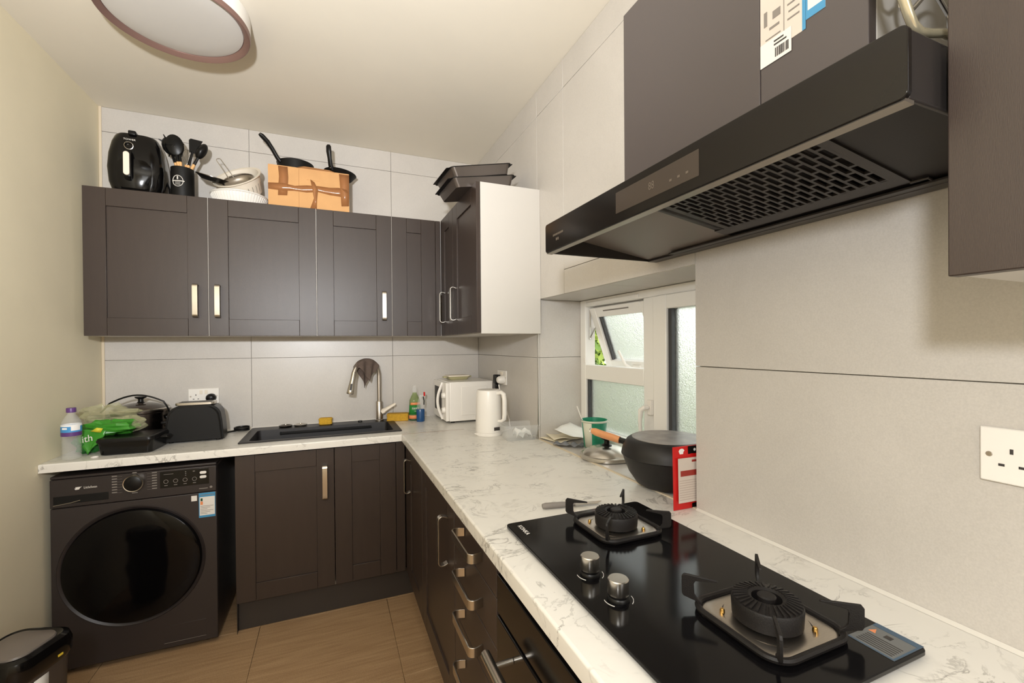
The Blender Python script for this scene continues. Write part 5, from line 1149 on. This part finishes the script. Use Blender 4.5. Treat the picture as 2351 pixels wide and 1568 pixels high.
# ------------------------------------------------------------------ on top of the wall cabinets
T = ZT + 0.0005
def air_fryer():
    t = thing('air_fryer', 'glossy black air fryer on top of the wall cabinet', 'air fryer', (-0.908, 2.848, T), R(6))
    rings = []
    for (z, w_, d_) in ((0.0, 0.088, 0.10), (0.006, 0.096, 0.108), (0.05, 0.108, 0.120), (0.12, 0.1125, 0.126), (0.19, 0.108, 0.122), (0.25, 0.098, 0.112), (0.285, 0.088, 0.10), (0.297, 0.080, 0.092), (0.299, 0.06, 0.07)): rings.append([(p[0], p[1], z) for p in rrect(-w_, w_, -d_, d_, 0.05, 8)])
    m = MB(); m.loft(rings); obj('body', m, 'black_gloss', t)
    # drawer front, slightly proud
    rg = []
    for (z, w_, y_) in ((0.018, 0.066, -0.117), (0.05, 0.082, -0.127), (0.11, 0.086, -0.1315), (0.135, 0.084, -0.1305), (0.158, 0.06, -0.129)): rg.append([(-w_, -0.10, z), (-w_ * 0.8, y_ + 0.006, z), (-w_ * 0.4, y_ - 0.002, z), (0, y_ - 0.004, z), (w_ * 0.4, y_ - 0.002, z), (w_ * 0.8, y_ + 0.006, z), (w_, -0.10, z)])
    m = MB(); m.loft(rg); dr = obj('drawer', m, 'black_gloss', t)
    m = MB(); m.tube([(-0.02, -0.122, 0.185), (-0.02, -0.138, 0.186), (-0.02, -0.148, 0.17), (-0.02, -0.150, 0.11), (-0.02, -0.145, 0.068), (-0.02, -0.128, 0.056)], [0.016, 0.018, 0.019, 0.019, 0.018, 0.014], 14, flat=0.6); h = obj('handle', m, 'black_plastic', dr)
    m = MB(); m.prism(rrect(-0.032, -0.008, 0.066, 0.180, 0.0115, 5), lambda p: (p[0], -0.1685, p[1]), lambda p: (p[0], -0.157, p[1])); obj('handle_inlay', m, 'white_warm', h, bevel=0.002)
    m = MB(); m.xf = Matrix.Translation((-0.02, -0.118, 0.226)) @ Matrix.Rotation(R(98), 4, 'X'); m.lathe([(0.015, 0.0), (0.0165, 0.004), (0.0185, 0.0035), (0.0195, -0.001)], n=28); obj('dial_ring', m, 'nickel', t)
    m = MB(); m.box(-0.026, 0.006, -0.108, -0.06, 0.286, 0.309); obj('top_dial', m, 'black_plastic', t, bevel=0.006, seg=3)
    text('lettering', 'TOWER', 0.0135, frame_m((-0.018, -0.1145, 0.258), (1, 0, 0), (0, 0.25, 1)), 'white_print', t)
    m = MB(); m.tube([(0.106, 0.0, 0.11), (0.120, 0.0, 0.07), (0.124, -0.01, 0.025), (0.126, -0.03, 0.010), (0.124, -0.05, 0.010)], 0.0045, 8); obj('flex', m, 'black_plastic', t)
    m = MB(); m.box(0.112, 0.136, -0.085, -0.045, 0.0006, 0.022); obj('plug', m, 'black_plastic', t, bevel=0.006, seg=3)
air_fryer()
def utensils():
    cx, cy = -0.714, 2.795
    t = thing('utensil_pot', 'black utensil holder with white round emblem', 'utensil holder', (cx, cy, T))
    m = MB(); m.lathe([(0, 0.0), (0.050, 0.0), (0.051, 0.003), (0.051, 0.162), (0.0495, 0.163), (0.0475, 0.162), (0.0475, 0.006), (0, 0.006)], n=40); b = obj('pot', m, 'black_matte', t)
    def em(a0, a1, x, z): a = R(-100) + x / 0.0515; return (0.0516 * math.cos(a), 0.0516 * math.sin(a), z)
    ring = [em(0, 0, 0.024 * math.cos(R(k * 15)), 0.085 + 0.028 * math.sin(R(k * 15))) for k in range(24)]
    m = MB(); m.tube(ring, 0.0015, 6, closed=True); m.tube([em(0, 0, x, 0.085 + 0.0002) for x in (-0.026, -0.013, 0, 0.013, 0.030)], 0.0025, 6); m.tube([em(0, 0, 0.0, 0.092), em(0, 0, 0.0, 0.108)], 0.0032, 6)
    for z in (0.078, 0.072, 0.066): m.tube([em(0, 0, x, z) for x in (-0.012, 0, 0.012)], 0.0008, 5)
    obj('emblem', m, 'white_print', b)
    grp = None
    def tool(name, label, bx, by, tx, ty, tz, head, cat='utensil'):
        u = thing(name, label, cat, (cx, cy, T))
        b0 = Vector((bx, by, 0.009)); top = Vector((tx, ty, tz)); d = (top - b0)
        k = (0.192 - 0.008) / d.z
        pm = b0 + d * k
        m = MB(); m.tube([b0, b0.lerp(pm, 0.5), pm], [0.0075, 0.008, 0.0072], 10); obj('handle', m, 'wood', u)
        head(u, pm, d.normalized(), top); return u
    Y = Vector((0, 1, 0))
    def spoon(rx, rz, neck=0.4, dish=0.012):
        def f(u, pm, d, top):
            m = MB(); sd = d.cross(Y).normalized() if abs(d.dot(Y)) < 0.99 else Vector((1, 0, 0)); fw = sd.cross(d).normalized()
            c = top - d * rz; m.tube([pm - d * 0.002, pm.lerp(c, 0.5), c - d * rz * 0.9], [0.0078, 0.0065, 0.006], 8); obj('neck', m, 'black_plastic', u)
            m = MB()
            def g(a, b): r_ = b; ang = 2 * math.pi * a; return c + sd * (rx * r_ * math.cos(ang)) + d * (rz * r_ * math.sin(ang)) + fw * (dish * (r_ * r_ - 1))
            m.grid(g, 24, 5); obj('bowl', m, 'black_plastic', u, solid=0.004)
        return f
    def plate(wb, wt, h, slots=0, skew=0.0):
        def f(u, pm, d, top):
            sd = d.cross(Y).normalized(); fw = sd.cross(d).normalized(); c = top - d * h
            m = MB(); m.tube([pm - d * 0.002, c + d * 0.006], [0.0078, 0.0055], 8); obj('neck', m, 'black_plastic', u)
            m = MB(); poly = [(-wb, 0), (wb, 0), (wt, h - skew), (wt - 0.006, h), (-wt, h + skew * 0.6)]
            m.prism(poly, lambda p: c + sd * p[0] + d * p[1] - fw * 0.002, lambda p: c + sd * p[0] + d * p[1] + fw * 0.002); o = obj('blade', m, 'black_plastic', u, bevel=0.001)
        return f
    def server(u, pm, d, top):
        spoon(0.030, 0.045, dish=0.015)(u, pm, d, top)
        sd = d.cross(Y).normalized(); fw = sd.cross(d).normalized(); c = top - d * 0.045
        for k in range(7):
            a = R(60 + k * 42 - 20); p = c + sd * (0.030 * math.cos(a)) + d * (0.045 * math.sin(a)); q = p + (sd * math.cos(a) + d * math.sin(a)) * 0.014 - fw * 0.008
            m = MB(); m.tube([p, q], [0.004, 0.0022], 6); obj('tooth', m, 'black_plastic', u)
    def whisk(u, pm, d, top):
        sd = d.cross(Y).normalized(); fw = sd.cross(d).normalized(); L_ = (top - pm).length
        for k in range(4):
            a = R(45 * k); v = sd * math.cos(a) + fw * math.sin(a); pts = []
            for i in range(13):
                s_ = i / 12; w_ = 0.02 * math.sin(math.pi * s_) ** 0.8; pts.append(pm + d * (L_ * (math.sin(math.pi * s_) ** 0.7 if False else (1 - abs(2 * s_ - 1) ** 1.6))) + v * (0.021 * math.sin(2 * math.pi * s_) * (1 if True else 0)))
            m = MB(); m.tube(pts, 0.0011, 5); obj('wire', m, 'steel', u)
    tool('serving_spoon', 'large round black serving spoon at the front of the utensil pot', 0.012, -0.012, -0.034, -0.028, 0.327, spoon(0.040, 0.056))
    tool('pasta_server', 'black pasta server with teeth, leaning left in the utensil pot', 0.024, 0.0, -0.068, -0.002, 0.318, server)
    tool('slotted_turner', 'black square-bladed turner in the utensil pot', -0.02, 0.012, 0.058, 0.012, 0.330, plate(0.014, 0.030, 0.072, skew=0.010))
    tool('wire_whisk', 'steel wire whisk between spoon and turner in the utensil pot', 0.0, 0.02, 0.018, 0.014, 0.275, whisk)
    tool('soup_ladle', 'black ladle leaning furthest right in the utensil pot', -0.030, -0.008, 0.106, -0.010, 0.306, spoon(0.022, 0.044, dish=0.022))
    tool('black_spatula', 'black spatula behind the large spoon in the utensil pot', 0.006, -0.026, -0.008, -0.022, 0.290, plate(0.010, 0.022, 0.07))
utensils()
def colanders():
    # ribbed white basket lying flat
    t = thing('plastic_basket', 'shallow white ribbed plastic basket on the wall cabinet', 'basket', (-0.462, 2.842, T))
    m = MB(); m.lathe([(0.0, 0.001), (0.105, 0.001), (0.112, 0.006), (0.132, 0.054), (0.140, 0.058), (0.140, 0.062), (0.131, 0.060), (0.109, 0.010), (0, 0.006)], n=56); b = obj('bowl', m, 'white_plastic', t)
    for k in range(56):
        a = 2 * math.pi * k / 56; m = MB(); m.xf = Matrix.Rotation(a, 4, 'Z'); m.add([(0.112, -0.0022, 0.006), (0.112, 0.0022, 0.006), (0.1335, 0.0022, 0.054), (0.1335, -0.0022, 0.054), (0.116, -0.0022, 0.006), (0.116, 0.0022, 0.006), (0.1375, 0.0022, 0.054), (0.1375, -0.0022, 0.054)], [(0, 1, 2, 3), (7, 6, 5, 4), (0, 4, 5, 1), (1, 5, 6, 2), (2, 6, 7, 3), (3, 7, 4, 0)])
        if k == 0:
            rib = obj('rib', m, 'white_plastic', b); me = rib.data
        else:
            o = bpy.data.objects.new('rib', me); COL.objects.link(o); o.parent = b; o.rotation_euler = (0, 0, a)
    # colander tipped into it
    c = thing('colander', 'white plastic colander tipped sideways in the ribbed basket', 'colander', (-0.432, 2.862, T + 0.078), rot=(R(38), R(-24), R(0)))
    m = MB(); m.lathe([(0, 0.001), (0.072, 0.001), (0.088, 0.010), (0.108, 0.08), (0.112, 0.104), (0.124, 0.108), (0.124, 0.112), (0.110, 0.110), (0.105, 0.082), (0.085, 0.014), (0, 0.006)], n=56); cb = obj('bowl', m, 'white_warm', c)
    m = MB()
    for k in range(28):
        a = 2 * math.pi * k / 28; m.xf = Matrix.Rotation(a, 4, 'Z')
        m.add([(0.0955, -0.0014, 0.03), (0.0955, 0.0014, 0.03), (0.1068, 0.0014, 0.07), (0.1068, -0.0014, 0.07)], [(0, 1, 2, 3)])
    obj('drain_slots', m, 'grey_print', cb)
    # sieve and dark dish lying in the colander
    s = thing('wire_sieve', 'steel sieve with a wire handle lying in the colander', 'sieve', (-0.452, 2.812, T + 0.118), rot=(R(40), R(-24), R(4)))
    m = MB(); m.lathe([(0.078, 0.026), (0.082, 0.026), (0.083, 0.030), (0.081, 0.033), (0.078, 0.032)], n=44); obj('rim', m, 'steel', s)
    m = MB(); m.lathe([(0.079, 0.028), (0.072, 0.006), (0.05, -0.012), (0.0, -0.020)], n=40); obj('mesh_bowl', m, 'brushed', s, solid=0.0008)
    Mi = Euler((R(40), R(-24), R(4))).to_matrix().inverted(); sw = lambda x, z, y=-0.03: Mi @ Vector((x, y, z)) + Vector((0, 0, 0.03)) * 0
    m = MB(); m.tube([sw(-0.052, 0.02), sw(-0.075, 0.06), sw(-0.108, 0.112), sw(-0.107, 0.117), sw(-0.10, 0.121), sw(-0.094, 0.122), sw(-0.088, 0.119), sw(-0.055, 0.07), sw(-0.028, 0.028)], 0.0021, 7); obj('wire_handle', m, 'steel', s)
    d = thing('dark_dish', 'dark brown dish resting on the rim of the ribbed basket', 'dish', (-0.580, 2.768, T + 0.108), rot=(R(14), R(12), 0))
    m = MB(); m.lathe([(0, 0.0), (0.045, 0.002), (0.066, 0.018), (0.074, 0.022), (0.074, 0.025), (0.066, 0.023), (0.045, 0.008), (0, 0.006)], n=40); obj('bowl', m, 'black_plastic', d)
    m = MB(); m.lathe([(0.068, 0.0245), (0.075, 0.0255), (0.0752, 0.0225)], n=40); obj('rim', m, 'steel_dark', d)
colanders()
def box_and_pans():
    X0, X1, Y0, Y1, Z1 = -0.312, 0.107, 2.742, 2.955, T + 0.229
    t = thing('cardboard_box', 'brown cardboard box taped up on top of the wall cabinet', 'box', ((X0 + X1) / 2, (Y0 + Y1) / 2, T))
    th = 0.004; m = MB(t); m.box(X0, X1, Y0, Y0 + th, T, Z1); m.box(X0, X1, Y1 - th, Y1, T, Z1); m.box(X0, X0 + th, Y0 + th, Y1 - th, T, Z1); m.box(X1 - th, X1, Y0 + th, Y1 - th, T, Z1); m.box(X0 + th, X1 - th, Y0 + th, Y1 - th, T, T + th)
    obj('walls', m, 'cardboard', t)
    for (a, b) in ((Y0 + 0.0005, (Y0 + Y1) / 2 - 0.001), ((Y0 + Y1) / 2 + 0.001, Y1 - 0.0005)): m = MB(t); m.box(X0 + 0.0005, X1 - 0.0005, a, b, Z1 + 0.0002, Z1 + 0.0042); obj('top_flap', m, 'cardboard', t)
    m = MB(t); m.add([(-0.17, Y0 - 0.0005, Z1 + 0.004), (-0.13, Y0 - 0.012, Z1 + 0.010), (-0.06, Y0 - 0.018, Z1 + 0.006), (0.0, Y0 - 0.008, Z1 + 0.008), (0.03, Y0 + 0.0, Z1 + 0.0045), (-0.06, Y0 + 0.03, Z1 + 0.0045)], [(0, 1, 2, 3, 4, 5)]); obj('torn_flap', m, 'cardboard_edge', t, solid=0.003)
    m = MB(t); m.box(-0.118, -0.052, Y0 - 0.0022, Y0 - 0.0004, Z1 - 0.058, Z1 - 0.036); obj('paper_tab', m, 'cardboard', t)
    m = MB(t); m.box(-0.1595, -0.1580, Y0 - 0.0008, Y0 - 0.0001, T, Z1); obj('fold_line', m, 'cardboard_edge', t)
    def tape(name, pts0, pts1):
        m = MB(t); n = len(pts0); rn = random.Random(len(pts0) + int(pts0[0][0] * 1000)); vs = [(p[0], Y0 - 0.0010 - abs(rn.gauss(0, 0.0008)), p[1]) for p in pts0] + [(p[0], Y0 - 0.0010 - abs(rn.gauss(0, 0.0008)), p[1]) for p in pts1]
        m.add(vs, [(i, i + 1, n + i + 1, n + i) for i in range(n - 1)]); obj(name, m, 'tape_brown', t, solid=0.0004)
    zz = T
    tape('tape_strip', [(X0, zz + 0.130), (-0.24, zz + 0.136), (-0.18, zz + 0.128), (-0.12, zz + 0.138), (-0.06, zz + 0.142), (0.0, zz + 0.140), (0.05, zz + 0.146), (X1, zz + 0.138)], [(X0, zz + 0.096), (-0.24, zz + 0.094), (-0.18, zz + 0.100), (-0.12, zz + 0.098), (-0.06, zz + 0.108), (0.0, zz + 0.098), (0.05, zz + 0.096), (X1, zz + 0.088)])
    tape('tape_strip', [(-0.262, Z1), (-0.258, zz + 0.17), (-0.262, zz + 0.12), (-0.264, zz + 0.066)], [(-0.215, Z1), (-0.212, zz + 0.17), (-0.214, zz + 0.12), (-0.218, zz + 0.07)])
    tape('tape_strip', [(0.052, Z1 - 0.002), (0.056, zz + 0.17), (0.06, zz + 0.11), (0.064, zz + 0.04)], [(X1, Z1 - 0.002), (X1, zz + 0.17), (X1, zz + 0.11), (X1 - 0.002, zz + 0.045)])
    tape('tape_strip', [(-0.100, zz + 0.175), (-0.092, zz + 0.13), (-0.082, zz + 0.07), (-0.102, zz + 0.01)], [(-0.078, zz + 0.16), (-0.060, zz + 0.12), (-0.066, zz + 0.06), (-0.068, zz + 0.004)])
    # saucepan on the box
    P = thing('saucepan', 'black saucepan with raised handle on the cardboard box', 'pan', (-0.183, 2.860, Z1 + 0.0048))
    m = MB(); m.lathe([(0, 0.0), (0.088, 0.0), (0.093, 0.004), (0.097, 0.055), (0.099, 0.057), (0.096, 0.058), (0.094, 0.054), (0.09, 0.008), (0, 0.005)], n=48); obj('pan_body', m, 'black_matte', P)
    dd = Vector((-0.80, -0.60, 0)).normalized(); m = MB(); m.tube([dd * 0.094 + Vector((0, 0, 0.044)), dd * 0.112 + Vector((0, 0, 0.062)), dd * 0.138 + Vector((0, 0, 0.098)), dd * 0.165 + Vector((0, 0, 0.128)), dd * 0.195 + Vector((0, 0, 0.148)), dd * 0.208 + Vector((0, 0, 0.154))], [0.012, 0.010, 0.010, 0.0115, 0.0115, 0.008], 12, flat=1.25); obj('handle', m, 'black_plastic', P)
    m = MB(); m.xf = Matrix.Translation(dd * 0.0985 + Vector((0, 0, 0.040))); m.lathe([(0, 0.006), (0.004, 0.004), (0.005, 0)], n=10); obj('rivet', m, 'steel', P)
    F = thing('frying_pan', 'black frying pan overhanging the right end of the cardboard box', 'pan', (0.058, 2.862, Z1 + 0.0105), rot=(0, R(6), 0))
    m = MB(); m.lathe([(0, 0.0), (0.062, 0.0), (0.070, 0.003), (0.090, 0.032), (0.093, 0.034), (0.0895, 0.034), (0.068, 0.007), (0, 0.005)], n=48); obj('pan_body', m, 'black_matte', F)
    dd = Vector((-0.55, -0.83, 0)).normalized(); m = MB(); m.tube([dd * 0.082 + Vector((0, 0, 0.022)), dd * 0.10 + Vector((0, 0, 0.042)), dd * 0.115 + Vector((0, 0, 0.075)), dd * 0.128 + Vector((0, 0, 0.108)), dd * 0.136 + Vector((0, 0, 0.136)), dd * 0.138 + Vector((0, 0, 0.144))], [0.013, 0.011, 0.010, 0.0125, 0.0115, 0.007], 12, flat=1.3); h = obj('handle', m, 'black_plastic', F)
    m = MB(); m.xf = Matrix.Translation(dd * 0.097 + Vector((0, 0, 0.028))); m.lathe([(0, 0.006), (0.0045, 0.004), (0.005, -0.004)], n=10); obj('rivet', m, 'nickel', F)
box_and_pans()
def trays():
    def tray(label, org, rot, w_, d_, h, in_m, lipw=0.016):
        t = thing('baking_tray', label, 'baking tray', org, rot=rot, group='black baking trays stacked on the cabinet beside the window')
        o_ = rrect(0, w_, 0, d_, 0.018, 6)
        m = MB(); m.loft([[(p[0], p[1], 0.0) for p in rrect(0.012, w_ - 0.012, 0.012, d_ - 0.012, 0.02, 6)], [(p[0], p[1], h) for p in o_], [(p[0], p[1], h + 0.0025) for p in rrect(0.0015, w_ - 0.0015, 0.0015, d_ - 0.0015, 0.018, 6)], [(p[0], p[1], 0.0025) for p in rrect(0.0135, w_ - 0.0135, 0.0135, d_ - 0.0135, 0.02, 6)]]); pan_ = obj('pan', m, 'tray_grey', t)
        ri = rrect(0.0, w_, 0.0, d_, 0.018, 6); ro = rrect(-0.010, w_ + 0.010, -0.006, d_ + 0.006, 0.022, 6)
        m = MB(); m.loft([[(p[0], p[1], h + 0.0005) for p in ri], [(p[0], p[1], h - 0.001) for p in ro], [(p[0], p[1], h + 0.002) for p in ro], [(p[0], p[1], h + 0.0035) for p in ri]], cap0=False, cap1=False); obj('rim', m, 'black_plastic', pan_)
        for (a, b) in ((-0.024, -0.006), (w_ + 0.006, w_ + 0.024)): m = MB(); m.rprism(a, b, d_ * 0.05, d_ * 0.95, h - 0.0005, h + 0.0025, 0.006, 4); obj('grip', m, 'black_plastic', pan_, bevel=0.001)
        return t
    ry = R(-10.5)
    tray('lower of the two black baking trays tipped on the end cabinet', (0.553, 2.03, 2.151), (0, ry, R(2)), 0.320, 0.270, 0.042, 'tray_grey')
    tray('upper of the two black baking trays tipped on the end cabinet', (0.549, 2.035, 2.1985), (0, ry - R(2.0), R(3)), 0.312, 0.265, 0.046, 'tray_grey')
trays()
